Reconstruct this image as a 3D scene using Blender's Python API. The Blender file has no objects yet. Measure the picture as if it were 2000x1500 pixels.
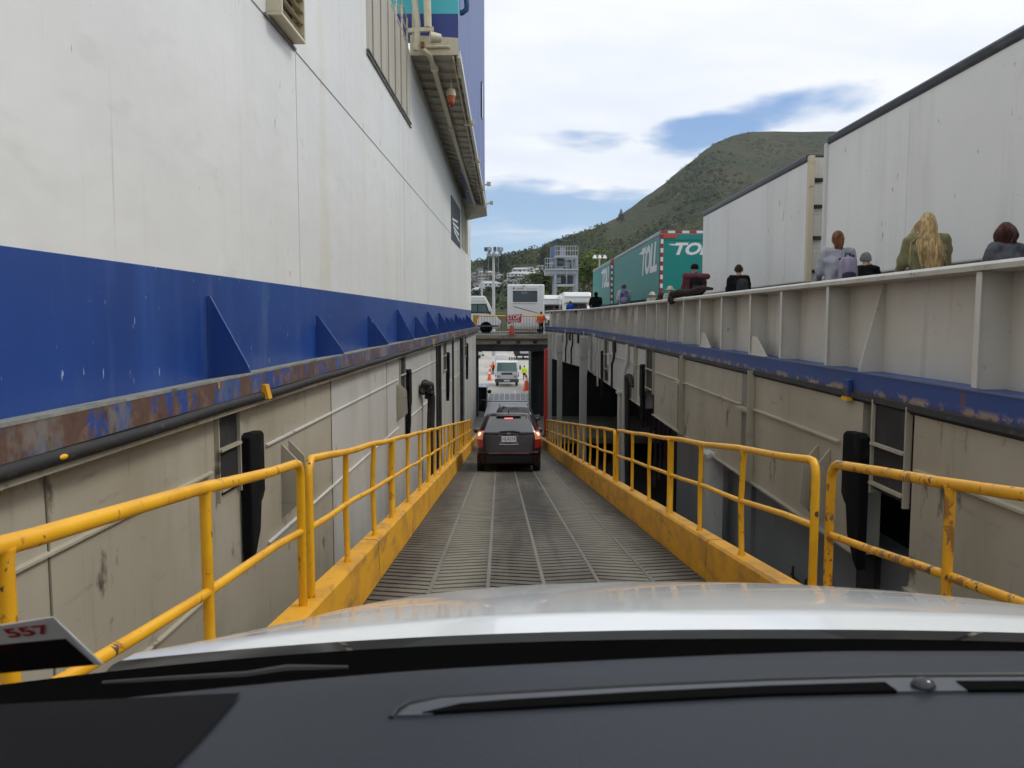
import bpy, bmesh, math, random
from mathutils import Vector, Matrix, noise as mnoise
random.seed(7)
R = math.radians
sc = bpy.context.scene
COL = sc.collection

# ---------------------------------------------------------------- camera
FPX = 1550.0
PIT = math.atan(130/FPX)
cam = bpy.data.cameras.new('camera')
camo = bpy.data.objects.new('camera', cam); COL.objects.link(camo)
camo.location = (0, 0, 0)
camo.rotation_euler = (math.pi/2-PIT, 0, 0)
cam.sensor_width = 36.0
cam.lens = FPX/2000*36
cam.clip_start = 0.05; cam.clip_end = 9000
cam.dof.use_dof = True; cam.dof.focus_distance = 14; cam.dof.aperture_fstop = 11
sc.camera = camo

# ---------------------------------------------------------------- world, sun, exposure
SUN_EL, SUN_AZ = R(50), R(82)        # azimuth clockwise from +Y (towards +X)
w = bpy.data.worlds.new('World'); sc.world = w; w.use_nodes = True
nt = w.node_tree; N = nt.nodes; L = nt.links
N.clear()
def wn(t, **kw):
    n = N.new(t)
    for k, v in kw.items(): setattr(n, k, v)
    return n
def wmath(op, a, b=None, clamp=False):
    n = wn('ShaderNodeMath', operation=op); n.use_clamp = clamp
    for i, x in enumerate((a, b)):
        if x is None: continue
        if isinstance(x, (int, float)): n.inputs[i].default_value = x
        else: L.new(x, n.inputs[i])
    return n.outputs[0]
def wsmooth(x, lo, hi):
    n = wn('ShaderNodeMapRange', interpolation_type='SMOOTHSTEP')
    L.new(x, n.inputs[0]); n.inputs[1].default_value = lo; n.inputs[2].default_value = hi
    return n.outputs[0]
def wnoise(vec, scale, detail=6, rough=.55, dist=0.0):
    n = wn('ShaderNodeTexNoise'); L.new(vec, n.inputs['Vector'])
    n.inputs['Scale'].default_value = scale; n.inputs['Detail'].default_value = detail
    n.inputs['Roughness'].default_value = rough; n.inputs['Distortion'].default_value = dist
    return n.outputs['Fac']
def wcomb(x, y, z):
    n = wn('ShaderNodeCombineXYZ')
    for i, q in enumerate((x, y, z)):
        if isinstance(q, (int, float)): n.inputs[i].default_value = q
        else: L.new(q, n.inputs[i])
    return n.outputs[0]
def wmix(f, a, b):
    n = wn('ShaderNodeMix', data_type='RGBA')
    for s, x in ((n.inputs[0], f), (n.inputs[6], a), (n.inputs[7], b)):
        if isinstance(x, (int, float)): s.default_value = x
        elif isinstance(x, tuple): s.default_value = (*x, 1)
        else: L.new(x, s)
    return n.outputs[2]
sky = wn('ShaderNodeTexSky', sky_type='NISHITA')
sky.sun_disc = False; sky.sun_elevation = SUN_EL; sky.sun_rotation = SUN_AZ
sky.air_density = 1.0; sky.dust_density = 1.2; sky.ozone_density = 1.0
tc = wn('ShaderNodeTexCoord')
sep = wn('ShaderNodeSeparateXYZ'); L.new(tc.outputs['Generated'], sep.inputs[0])
dx, dy, dz = sep.outputs
den = wmath('ADD', wmath('MAXIMUM', dz, 0.0), 0.16)
u_ = wmath('DIVIDE', dx, den); v_ = wmath('DIVIDE', dy, den)
uv = wcomb(u_, v_, 3.7)
uvs = wcomb(wmath('MULTIPLY', u_, .45), v_, 9.1)
n1 = wnoise(uv, .95, 5, .58, .35)
n2 = wnoise(uvs, 2.2, 4, .55, .2)
n3 = wnoise(uv, 5.0, 3, .6)
cov = wmath('ADD', wmath('ADD', wmath('MULTIPLY', n1, .75), wmath('MULTIPLY', n2, .35)), wmath('MULTIPLY', wmath('SUBTRACT', n3, .5), .22))
# gaps between the clouds, laid out by azimuth and elevation
azs = wmath('DIVIDE', dx, wmath('MAXIMUM', dy, .15)); els = wmath('DIVIDE', dz, wmath('MAXIMUM', dy, .15))
def gap(a0, e0, wa, we, tilt=0.0):
    da = wmath('SUBTRACT', azs, a0); de = wmath('SUBTRACT', wmath('SUBTRACT', els, e0), wmath('MULTIPLY', da, tilt))
    d = wmath('ADD', wmath('POWER', wmath('ABSOLUTE', wmath('DIVIDE', da, wa)), 2.0), wmath('POWER', wmath('ABSOLUTE', wmath('DIVIDE', de, we)), 2.0))
    return wmath('SUBTRACT', 1.0, d)
g = wmath('MAXIMUM', wmath('MAXIMUM', gap(.245, .228, .080, .026, .12), wmath('MULTIPLY', gap(.36, .262, .13, .024, .22), .6)), wmath('MULTIPLY', gap(.097, .216, .045, .010), .30))
g = wmath('MAXIMUM', g, wmath('MULTIPLY', gap(.06, .135, .18, .034, -.06), 1.1))
g = wmath('MAXIMUM', g, -1.0)
cov = wmath('SUBTRACT', cov, wmath('MULTIPLY', wmath('ADD', g, wmath('MULTIPLY', wmath('SUBTRACT', n3, .5), 2.2)), .20))
low = wsmooth(wmath('ADD', dz, wmath('MULTIPLY', wmath('SUBTRACT', n2, .5), .10)), .085, .15)
cl = wmath('MULTIPLY', wsmooth(cov, .40, .58), low)
cl = wmath('ADD', wmath('MULTIPLY', cl, .88), .10, True)
shade = wmath('MULTIPLY', wsmooth(wmath('ADD', wmath('MULTIPLY', n1, .4), wmath('MULTIPLY', n2, .6)), .36, .62), 1.0)
ccol = wmix(shade, (7.5, 7.9, 8.8), (8.9, 8.95, 9.2))
skyb = wn('ShaderNodeMix', data_type='RGBA', blend_type='MULTIPLY'); skyb.inputs[0].default_value = 1
L.new(sky.outputs[0], skyb.inputs[6]); skyb.inputs[7].default_value = (.62, .84, .98, 1)
pale = wmix(wsmooth(dz, .0, .30), (4.3, 5.9, 7.7), (1.5, 3.1, 6.6))
skyc = wmix(.65, skyb.outputs[2], pale)
fin = wmix(cl, skyc, ccol)
bg = wn('ShaderNodeBackground'); bg.inputs['Strength'].default_value = 0.10
L.new(fin, bg.inputs['Color'])
wo = wn('ShaderNodeOutputWorld'); L.new(bg.outputs[0], wo.inputs['Surface'])

sl = bpy.data.lights.new('sun', 'SUN'); sl.energy = 1.2; sl.angle = R(14); sl.color = (1, .96, .90)
so = bpy.data.objects.new('sun', sl); COL.objects.link(so)
sdir = Vector((math.sin(SUN_AZ)*math.cos(SUN_EL), math.cos(SUN_AZ)*math.cos(SUN_EL), math.sin(SUN_EL)))
so.rotation_euler = sdir.to_track_quat('Z', 'Y').to_euler()
so.location = (20, 0, 60)
sc.view_settings.view_transform = 'Standard'; sc.view_settings.look = 'None'
sc.view_settings.gamma = 1; sc.view_settings.use_curve_mapping = False
sc.view_settings.exposure = 0.27
sc.render.engine = 'CYCLES'
sc.cycles.use_adaptive_sampling = True; sc.cycles.adaptive_threshold = .03
sc.cycles.max_bounces = 5; sc.cycles.diffuse_bounces = 3; sc.cycles.glossy_bounces = 3
sc.cycles.transparent_max_bounces = 8; sc.cycles.caustics_reflective = False; sc.cycles.caustics_refractive = False
sc.cycles.use_denoising = True
sc.cycles.sample_clamp_indirect = 6

# ---------------------------------------------------------------- measuring helpers
CP, SP = math.cos(PIT), math.sin(PIT)
def ray(px, py):
    a = (px-1000)/FPX; b = (750-py)/FPX
    return Vector((a, CP+b*SP, -SP+b*CP))
def atY(px, py, Y):
    d = ray(px, py); return d*(Y/d.y)
def atZ(px, py, Z):
    d = ray(px, py); return d*(Z/d.z)
def atX(px, py, X):
    d = ray(px, py); return d*(X/d.x)
def xw(y, x0=-3.6): return x0+.0129*y          # the hull runs a little across the view
RSL, RSK, RC0 = -.1205, -.0161, .383           # ramp: slope, skew, centre
def rz(y): return -1.49+RSL*min(y, 47)
def rc(y): return RC0+RSK*y

# ---------------------------------------------------------------- materials
MATS = {}
def mat(name, base, rough=.55, metal=0.0, layers=(), bump=None, spec=.5, coat=0.0, emit=None, island=0.0, alpha=None):
    if name in MATS: return MATS[name]
    m = bpy.data.materials.new(name); m.use_nodes = True; MATS[name] = m
    t = m.node_tree; b = t.nodes['Principled BSDF']
    b.inputs['Roughness'].default_value = rough; b.inputs['Metallic'].default_value = metal
    b.inputs['Specular IOR Level'].default_value = spec; b.inputs['Coat Weight'].default_value = coat
    b.inputs['Coat Roughness'].default_value = .04
    if emit: b.inputs['Emission Color'].default_value = (*emit[0], 1); b.inputs['Emission Strength'].default_value = emit[1]
    geo = t.nodes.new('ShaderNodeNewGeometry')
    cur = None
    def scaled(s):
        mp = t.nodes.new('ShaderNodeMapping'); t.links.new(geo.outputs['Position'], mp.inputs[0]); mp.inputs['Scale'].default_value = s; 
        mp.inputs['Location'].default_value = (hash(name) % 17*.37 if False else len(name)*.61, len(name)*.23, .11*len(name)); return mp.outputs[0]
    b.inputs['Base Color'].default_value = (*base, 1)
    for (c, s, lo, hi, amt, *rest) in layers:
        nz = t.nodes.new('ShaderNodeTexNoise'); nz.inputs['Scale'].default_value = 1; nz.inputs['Detail'].default_value = rest[0] if rest else 4
        nz.inputs['Roughness'].default_value = .6
        t.links.new(scaled(s), nz.inputs['Vector'])
        mr = t.nodes.new('ShaderNodeMapRange'); t.links.new(nz.outputs['Fac'], mr.inputs[0])
        mr.inputs[1].default_value = lo; mr.inputs[2].default_value = hi; mr.inputs[4].default_value = amt
        fac = mr.outputs[0]
        if len(rest) > 1:                      # only inside a band of world z: (z0, z1) grows from z0 to z1
            sx = t.nodes.new('ShaderNodeSeparateXYZ'); t.links.new(geo.outputs['Position'], sx.inputs[0])
            m2 = t.nodes.new('ShaderNodeMapRange'); t.links.new(sx.outputs[2], m2.inputs[0])
            m2.inputs[1].default_value = rest[1][0]; m2.inputs[2].default_value = rest[1][1]
            mm = t.nodes.new('ShaderNodeMath'); mm.operation = 'MULTIPLY'; t.links.new(fac, mm.inputs[0]); t.links.new(m2.outputs[0], mm.inputs[1]); fac = mm.outputs[0]
        mx = t.nodes.new('ShaderNodeMix'); mx.data_type = 'RGBA'
        t.links.new(fac, mx.inputs[0])
        if cur is None: mx.inputs[6].default_value = (*base, 1)
        else: t.links.new(cur, mx.inputs[6])
        mx.inputs[7].default_value = (*c, 1); cur = mx.outputs[2]
    if island:
        mx = t.nodes.new('ShaderNodeMix'); mx.data_type = 'RGBA'; mx.blend_type = 'MULTIPLY'; mx.inputs[0].default_value = 1
        if cur is None: mx.inputs[6].default_value = (*base, 1)
        else: t.links.new(cur, mx.inputs[6])
        mr = t.nodes.new('ShaderNodeMapRange'); t.links.new(geo.outputs['Random Per Island'], mr.inputs[0])
        mr.inputs[3].default_value = 1-island; mr.inputs[4].default_value = 1+island
        t.links.new(mr.outputs[0], mx.inputs[7]); cur = mx.outputs[2]
    if cur is not None: t.links.new(cur, b.inputs['Base Color'])
    if bump:
        s, strength, dist = bump
        nz = t.nodes.new('ShaderNodeTexNoise'); nz.inputs['Scale'].default_value = 1; nz.inputs['Detail'].default_value = 4
        t.links.new(scaled(s), nz.inputs['Vector'])
        bp = t.nodes.new('ShaderNodeBump'); bp.inputs['Strength'].default_value = strength; bp.inputs['Distance'].default_value = dist
        t.links.new(nz.outputs['Fac'], bp.inputs['Height']); t.links.new(bp.outputs[0], b.inputs['Normal'])
    return m

RUST = (.17, .065, .03); DARK = (.02, .02, .022)
m_white = mat('hull_white_paint', (.755, .75, .725), .42, layers=[
    ((.67, .67, .66), (.16, .16, .13), .42, .62, .55), ((.66, .62, .49), (.8, .8, .05), .55, .70, .55), ((.58, .53, .40), (2.2, 2.2, .07), .62, .74, .5),
    ((.50, .50, .49), (9, 9, .25), .64, .76, .3), ((.13, .13, .13), (7.0, 7.0, 1.6), .715, .73, .7, 3), ((.60, .60, .59), (.9, .9, 2.2), .62, .72, .4), ((.42, .30, .14), (7.0, 7.0, .12), .68, .76, .6)],
    bump=((.45, .45, .6), .5, .12))
m_blue = mat('hull_blue_paint', (.015, .060, .275), .36, layers=[((.011, .042, .19), (.35, .35, .3), .42, .62, .6), ((.03, .10, .37), (1.2, 1.2, .09), .52, .72, .7),
    ((.40, .50, .62), (15, 15, 4.0), .69, .71, .75, 3), ((.07, .12, .30), (2.5, 2.5, .35), .56, .72, .6), ((.02, .09, .26), (.8, .8, 1.1), .62, .75, .6)], bump=((.6, .6, .6), .2, .08))
m_bluerust = mat('ledge_blue_rusted', (.02, .06, .25), .62, layers=[((.09, .14, .25), (1.8, 1.8, .4), .45, .62, .7), ((.12, .062, .035), (2.6, 2.6, 1.3), .45, .51, .95, 7),
    ((.22, .15, .11), (6, 6, 6), .52, .66, .6), ((.20, .19, .17), (1.1, 1.1, .9), .54, .62, .8, 7), ((.06, .028, .018), (9, 9, 5), .58, .68, .6)], bump=((14, 14, 10), .5, .01))
m_ledgefar = mat('ledge_right_blue', (.022, .065, .25), .5, layers=[((.03, .05, .12), (1.5, 1.5, .6), .5, .68, .6), ((.50, .36, .22), (3.2, 3.2, 5.0), .50, .56, .95, 8, (-.80, -.875)),
    ((.05, .028, .02), (2.0, 2.0, 3.0), .40, .48, 1.0, 8, (-.84, -.91)), (RUST, (7, 7, 2.0), .63, .68, .8)], bump=((14, 14, 10), .4, .01))
m_ledgetop = mat('ledge_top_grime', (.23, .235, .21), .8, layers=[((.34, .34, .30), (4, 4, 4), .45, .65, .8), ((.08, .085, .06), (3, 3, 3), .58, .68, .8)])
m_rubber = mat('black_rubber', (.018, .018, .019), .7, layers=[((.11, .11, .105), (11, 11, 20), .60, .74, .7), ((.05, .035, .02), (4, 4, 4), .55, .7, .5)])
m_beige = mat('side_wall_paint', (.41, .37, .285), .5, layers=[((.50, .465, .38), (.3, .3, .35), .40, .62, .7), ((.29, .25, .175), (.7, .7, .28), .50, .70, .6), ((.20, .17, .12), (5, 5, .5), .60, .78, .4), ((.24, .21, .16), (1.2, 1.2, 7), .62, .72, .5),
    ((.05, .045, .035), (2.0, 2.0, 1.1), .635, .70, .85, 6), ((.18, .11, .05), (9, 9, .5), .66, .74, .7)], bump=((.6, .6, .6), .25, .1))
m_pale = mat('side_wall_pale_paint', (.60, .59, .55), .40, layers=[((.48, .48, .475), (.3, .3, .25), .42, .62, .6), ((.40, .365, .295), (1.0, 1.0, .22), .52, .70, .5), ((.08, .075, .065), (4.0, 4.0, 1.4), .66, .71, .8), ((.20, .19, .17), (9, 9, .2), .66, .78, .5)], bump=((.6, .6, .6), .25, .1))
m_bul = mat('bulwark_paint', (.60, .575, .50), .5, layers=[((.66, .64, .58), (.5, .5, .6), .42, .62, .7), ((.36, .32, .24), (2.5, 2.5, .3), .58, .74, .55), ((.09, .075, .06), (9, 9, 4), .72, .77, .8), ((.30, .24, .15), (7, 7, 7), .64, .74, .4)], bump=((.8, .8, .8), .25, .08))
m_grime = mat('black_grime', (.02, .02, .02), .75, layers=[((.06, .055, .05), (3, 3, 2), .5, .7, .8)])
m_int = mat('car_deck_dark_paint', (.018, .019, .022), .6, layers=[((.05, .05, .055), (.9, .9, .5), .5, .7, .7)])  # darkness of the covered interior put into a near-black colour
m_slate = mat('hull_slate_paint', (.21, .225, .24), .4, layers=[((.15, .16, .17), (.5, .5, .4), .45, .65, .7), ((.12, .125, .13), (2, 2, .3), .62, .75, .5)])
m_yel = mat('rail_yellow_paint', (.84, .43, .010), .42, layers=[((.66, .29, .006), (3, 3, 3), .45, .65, .6), ((.30, .12, .02), (16, 16, 9), .63, .66, .8, 7), ((.05, .035, .03), (22, 22, 12), .655, .68, .95, 8)], bump=((60, 60, 60), .25, .002))
m_yelw = mat('rail_yellow_worn', (.78, .38, .01), .45, layers=[((.62, .28, .008), (3, 3, 3), .45, .65, .6), ((.26, .11, .03), (9, 9, 9), .56, .60, .85, 7), ((.13, .115, .10), (11, 11, 7), .585, .605, .95, 8), ((.03, .022, .02), (24, 24, 16), .63, .655, .95, 7)], bump=((60, 60, 60), .3, .003))
m_kerb = mat('kerb_yellow_paint', (.76, .37, .012), .55, layers=[((.50, .24, .03), (2, 2, 3), .46, .64, .75), ((.27, .15, .05), (4, 1.5, 7), .55, .67, .7, 7), ((.10, .06, .03), (8, 8, 20), .69, .74, .8, 8)], bump=((20, 20, 20), .3, .004))
m_soffit = mat('soffit_beige_paint', (.42, .37, .30), .6, layers=[((.30, .24, .17), (1, 1, 1), .5, .7, .6), (RUST, (5, 5, 5), .71, .76, .8)])
m_cream = mat('cream_pipe_paint', (.60, .53, .38), .5, layers=[((.42, .30, .16), (3, 3, 3), .55, .72, .6), (RUST, (7, 7, 7), .66, .72, .9)])
m_lilac = mat('deckhouse_blue_side', (.175, .22, .42), .6, spec=.25, layers=[((.15, .19, .38), (.3, .3, .2), .45, .65, .6), ((.30, .33, .52), (1.5, 1.5, .08), .55, .7, .4)])  # side paler than the navy front: sky sheen put into the colour
m_navy = mat('deckhouse_navy', (.025, .045, .22), .4)
m_teal2 = mat('deckhouse_turquoise', (.07, .50, .55), .4, layers=[((.05, .42, .48), (.6, .6, .3), .5, .7, .5)])
m_trailer = mat('trailer_white_paint', (.80, .795, .77), .4, layers=[((.73, .73, .705), (.3, .3, .35), .42, .62, .7), ((.60, .585, .54), (1.2, 1.2, .15), .56, .72, .4), ((.20, .20, .19), (5, 5, 3), .68, .72, .6), ((.40, .38, .34), (6, 6, .5), .64, .78, .35)], bump=((.5, .5, .5), .3, .08))
m_trim = mat('trailer_black_trim', (.022, .023, .026), .4, layers=[((.07, .07, .075), (4, 4, 8), .55, .7, .6)])
m_toll = mat('trailer_teal', (.002, .245, .215), .45, layers=[((.002, .20, .18), (.4, .4, .3), .45, .65, .5), ((.02, .22, .2), (2, 2, .1), .6, .75, .4)])
m_let = mat('white_lettering', (.80, .80, .80), .5)
m_red = mat('red_reflector', (.42, .02, .02), .35)
m_redpost = mat('red_post_paint', (.55, .03, .025), .4, layers=[((.36, .02, .02), (1.5, 1.5, .3), .5, .7, .6)])
m_steel = mat('galvanised_grey', (.30, .33, .37), .5, layers=[((.22, .25, .29), (1, 1, 1), .45, .65, .6)])
m_steeldk = mat('machinery_dark_grey', (.07, .08, .095), .5)
m_mast = mat('mast_grey', (.42, .43, .43), .5)
m_black = mat('black_plastic', (.012, .012, .013), .45)
m_tyre = mat('tyre_rubber', (.014, .014, .014), .8)
m_alloy = mat('wheel_alloy', (.45, .45, .47), .3, .8)
m_vwhite = mat('vehicle_white_paint', (.78, .78, .77), .3, layers=[((.70, .70, .69), (.6, .6, .5), .45, .65, .5)], coat=.4)
m_glass = mat('tinted_vehicle_glass', (.018, .022, .022), .06, spec=.9)
m_glassg = mat('greenish_vehicle_glass', (.06, .13, .115), .08, spec=.8)
m_orange = mat('cone_orange', (.78, .10, .02), .5)
m_hivis = mat('hivis_orange_cloth', (.85, .14, .02), .8)
m_hivisy = mat('hivis_yellow_cloth', (.62, .80, .03), .8)
m_sign = mat('sign_red', (.50, .02, .025), .45)
m_conc = mat('quay_concrete', (.42, .405, .365), .85, layers=[((.32, .30, .26), (.12, .12, .3), .42, .62, .8), ((.22, .21, .19), (.5, .06, .5), .58, .72, .7), ((.5, .48, .44), (.4, .4, .4), .6, .74, .5)])
m_deck = mat('steel_deck_paint', (.18, .18, .165), .7, layers=[((.26, .25, .22), (.8, .8, .8), .45, .65, .7), ((.12, .09, .06), (2, 2, 2), .6, .74, .6)])
m_maroon = mat('car_maroon_paint', (.014, .003, .005), .30, coat=.22, spec=.3)
m_carblk = mat('car_black_paint', (.010, .010, .012), .2, coat=.8)
m_skin = mat('skin_light', (.52, .30, .21), .6)
m_lamp = mat('tail_lamp_lit', (.9, .6, .4), .2, emit=((1, .62, .40), 1.1))
m_lampc = mat('tail_lamp_warm', (.55, .20, .12), .2, emit=((1, .30, .14), .14))
m_lampo = mat('tail_lamp_red', (.28, .012, .012), .18, coat=.6)
m_brake = mat('high_brake_lamp', (.8, .1, .1), .3, emit=((1, .28, .26), .9))
m_plate = mat('number_plate_white', (.72, .72, .70), .4)
m_chrome = mat('chrome', (.6, .6, .62), .15, 1.0)

# ---------------------------------------------------------------- mesh builder
LOCAL = [False]       # True: shapes are given in their thing's own axes
class MB:
    def __init__(s, warp=None): s.v = []; s.f = []; s.warp = warp
    def add(s, vs, fs):
        o = len(s.v)
        s.v += [Vector(p) for p in vs]; s.f += [tuple(i+o for i in f) for f in fs]; return s
    def box(s, x0, y0, z0, x1, y1, z1):
        return s.add([(x0,y0,z0),(x1,y0,z0),(x1,y1,z0),(x0,y1,z0),(x0,y0,z1),(x1,y0,z1),(x1,y1,z1),(x0,y1,z1)],
                     [(0,3,2,1),(4,5,6,7),(0,1,5,4),(1,2,6,5),(2,3,7,6),(3,0,4,7)])
    def cbox(s, c, d, rot=None):
        c = Vector(c); m = rot if rot is not None else Matrix.Identity(3)
        vs = [c+m@Vector((a*d[0]/2, b*d[1]/2, e*d[2]/2)) for e in (-1,1) for (a,b) in ((-1,-1),(1,-1),(1,1),(-1,1))]
        return s.add(vs, [(0,3,2,1),(4,5,6,7),(0,1,5,4),(1,2,6,5),(2,3,7,6),(3,0,4,7)])
    def bar(s, p0, p1, wd, h, up=(0,0,1)):
        p0 = Vector(p0); p1 = Vector(p1); d = (p1-p0); y = d.normalized(); up = Vector(up)
        x = y.cross(up)
        if x.length < 1e-4: x = Vector((1,0,0))
        x.normalize(); z = x.cross(y)
        return s.cbox((p0+p1)/2, (wd, d.length, h), Matrix((x, y, z)).transposed())
    def prism(s, pts, ext):
        ext = Vector(ext); n = len(pts); a = [Vector(p) for p in pts]
        fs = [tuple(range(n))[::-1], tuple(range(n, 2*n))]+[(i, (i+1) % n, n+(i+1) % n, n+i) for i in range(n)]
        return s.add(a+[p+ext for p in a], fs)
    def tube(s, path, r, n=10, caps=True):
        path = [Vector(p) for p in path]; rs = r if isinstance(r, (list, tuple)) else [r]*len(path)
        rings = []; ref = None
        for i, p in enumerate(path):
            d = (path[min(i+1, len(path)-1)]-path[max(i-1, 0)]).normalized()
            if ref is None:
                ref = Vector((0,0,1)) if abs(d.z) < .9 else Vector((1,0,0))
            x = d.cross(ref).normalized(); y = x.cross(d).normalized(); ref = y
            rings.append([p+(x*math.cos(2*math.pi*k/n)+y*math.sin(2*math.pi*k/n))*rs[i] for k in range(n)])
        o = []; [o.extend(q) for q in rings]
        fs = [(i*n+k, i*n+(k+1) % n, (i+1)*n+(k+1) % n, (i+1)*n+k) for i in range(len(path)-1) for k in range(n)]
        if caps: fs += [tuple(range(n))[::-1], tuple(range((len(path)-1)*n, len(path)*n))]
        return s.add(o, fs)
    def cyl(s, p0, p1, r0, r1=None, n=12): return s.tube([p0, p1], [r0, r0 if r1 is None else r1], n)
    def ell(s, c, r, nu=12, nv=8, rot=None):
        c = Vector(c); m = rot if rot is not None else Matrix.Identity(3); vs = []
        for j in range(nv+1):
            t = math.pi*j/nv
            for i in range(nu):
                p = 2*math.pi*i/nu
                vs.append(c+m@Vector((r[0]*math.sin(t)*math.cos(p), r[1]*math.sin(t)*math.sin(p), r[2]*math.cos(t))))
        return s.add(vs, [(j*nu+i, (j+1)*nu+i, (j+1)*nu+(i+1) % nu, j*nu+(i+1) % nu) for j in range(nv) for i in range(nu)])
    def cap(s, p0, p1, r0, r1, n=12):          # tapered capsule, radii (a, b): a along x, b across
        p0 = Vector(p0); p1 = Vector(p1); d = (p1-p0); ln = d.length or 1e-4; y = d.normalized()
        r0 = r0 if isinstance(r0, tuple) else (r0, r0); r1 = r1 if isinstance(r1, tuple) else (r1, r1)
        x = Vector((1,0,0))-y*y.x
        if x.length < .1: x = Vector((0,0,1))-y*y.z
        x.normalize(); z = x.cross(y); rings = []
        for (p, rr, sg) in ((p0, r0, -1), (p1, r1, 1)):
            for q in range(4):
                a = (math.pi/2)*(q/3.6) if sg > 0 else (math.pi/2)*((3-q)/3.6)
                e = min(rr)
                rings.append([p+y*sg*e*math.sin(a)+(x*rr[0]*math.cos(2*math.pi*k/n)+z*rr[1]*math.sin(2*math.pi*k/n))*math.cos(a) for k in range(n)])
        o = []; [o.extend(q) for q in rings]; m = len(rings)
        fs = [(i*n+k, i*n+(k+1) % n, (i+1)*n+(k+1) % n, (i+1)*n+k) for i in range(m-1) for k in range(n)]
        fs += [tuple(range(n))[::-1], tuple(range((m-1)*n, m*n))]
        return s.add(o, fs)
    def grid(s, fn, nu, nv):
        vs = [fn(i/nu, j/nv) for j in range(nv+1) for i in range(nu+1)]
        return s.add(vs, [(j*(nu+1)+i, j*(nu+1)+i+1, (j+1)*(nu+1)+i+1, (j+1)*(nu+1)+i) for j in range(nv) for i in range(nu)])
    def loft(s, rings, caps=True):
        n = len(rings[0]); o = []; [o.extend(q) for q in rings]
        fs = [(i*n+k, i*n+(k+1) % n, (i+1)*n+(k+1) % n, (i+1)*n+k) for i in range(len(rings)-1) for k in range(n)]
        if caps: fs += [tuple(range(n))[::-1], tuple(range((len(rings)-1)*n, len(rings)*n))]
        return s.add(o, fs)
    def lathe(s, prof, c, axis='x', n=20):     # prof: (offset along axis, radius)
        c = Vector(c); rings = []
        for (h, r) in prof:
            rg = []
            for k in range(n):
                a = 2*math.pi*k/n; q = (r*math.cos(a), r*math.sin(a))
                rg.append(c+Vector((h, q[0], q[1]) if axis == 'x' else (q[0], h, q[1]) if axis == 'y' else (q[0], q[1], h)))
            rings.append(rg)
        return s.loft(rings)
    def mesh(s, name):
        vs = [s.warp(p) for p in s.v] if s.warp else s.v
        me = bpy.data.meshes.new(name); me.from_pydata([tuple(p) for p in vs], [], s.f)
        bm = bmesh.new(); bm.from_mesh(me); bmesh.ops.recalc_face_normals(bm, faces=bm.faces); bm.to_mesh(me); bm.free()
        return me
    def build(s, name, m, parent=None, smooth=False, bevel=0.0, loc=None):
        me = s.mesh(name); me.materials.append(m)
        if loc is not None:
            me.transform(Matrix.Translation(-Vector(loc)))
        o = bpy.data.objects.new(name, me); COL.objects.link(o)
        if loc is not None: o.location = loc
        if parent is not None:
            o.parent = parent
            if not LOCAL[0]: o.matrix_parent_inverse = world_of(parent).inverted()
        if smooth:
            me.shade_smooth()
            me.set_sharp_from_angle(angle=R(38 if smooth is True else smooth))
        if bevel:
            b = o.modifiers.new('bevel', 'BEVEL'); b.width = bevel; b.segments = 2; b.limit_method = 'ANGLE'; b.angle_limit = R(40)
        return o
def world_of(o):
    m = Matrix.LocRotScale(o.location, o.rotation_euler, o.scale)
    return world_of(o.parent) @ o.matrix_parent_inverse @ m if o.parent else m
def tag(o, label, cat, group=None):
    o['label'] = label; o['category'] = cat
    if group: o['group'] = group
    return o
def thing(name, loc, label, cat, group=None, rz_=0.0):
    o = bpy.data.objects.new(name, None); COL.objects.link(o); o.location = loc; o.rotation_euler = (0, 0, rz_)
    o.empty_display_size = .3
    return tag(o, label, cat, group)
def structure(o): o['kind'] = 'structure'; return o
def stuff(o): o['kind'] = 'stuff'; return o
def share(name, me, parent, mtx):
    o = bpy.data.objects.new(name, me); COL.objects.link(o); o.parent = parent
    o.matrix_parent_inverse = world_of(parent).inverted()
    o.matrix_world = mtx
    o.location, q, o.scale = mtx.decompose(); o.rotation_euler = q.to_euler()
    return o
def text(name, s, size, mtx, m, parent, shear=0.0, ext=.004, sx=1.0, bold=0.0, space=1.0):
    cu = bpy.data.curves.new(name, 'FONT'); cu.body = s; cu.size = size; cu.extrude = ext; cu.shear = shear; cu.offset = bold; cu.space_character = space
    cu.align_x = 'CENTER'; cu.align_y = 'CENTER'; cu.resolution_u = 3
    t = bpy.data.objects.new(name, cu); COL.objects.link(t)
    dg = bpy.context.evaluated_depsgraph_get(); me = bpy.data.meshes.new_from_object(t.evaluated_get(dg))
    bpy.data.objects.remove(t); bpy.data.curves.remove(cu)
    me.transform(mtx @ Matrix.Diagonal((sx, 1, 1, 1))); me.materials.clear(); me.materials.append(m)
    o = bpy.data.objects.new(name, me); COL.objects.link(o)
    if parent is not None:
        o.parent = parent
        if not LOCAL[0]: o.matrix_parent_inverse = world_of(parent).inverted()
    return o
def frame(origin, xdir, ydir):
    x = Vector(xdir).normalized(); y = Vector(ydir).normalized(); z = x.cross(y)
    return Matrix.Translation(Vector(origin)) @ Matrix((x, y, z)).transposed().to_4x4()
# ================================================================ SHIP: left hull
wl = lambda p: Vector((p.x+.0129*p.y, p.y, p.z))
hull = thing('ship_hull', (xw(25), 25, -.7), 'tall white ship hull with a blue band above the left side wall', 'ship hull')
m = MB(wl)
m.prism([(-3.6, -4, .49), (-3.6, 56, .49), (-3.6, 56, 6.75), (-3.6, 50, 7.05), (-3.6, 26.4, 8.45), (-3.6, -4, 8.45)], (-1.2, 0, 0))
m.build('white_plating', m_white, hull)
m = MB(wl); m.box(-4.8, -4, -.72, -3.594, 56.004, .494); m.build('blue_band', m_blue, hull)
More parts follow.
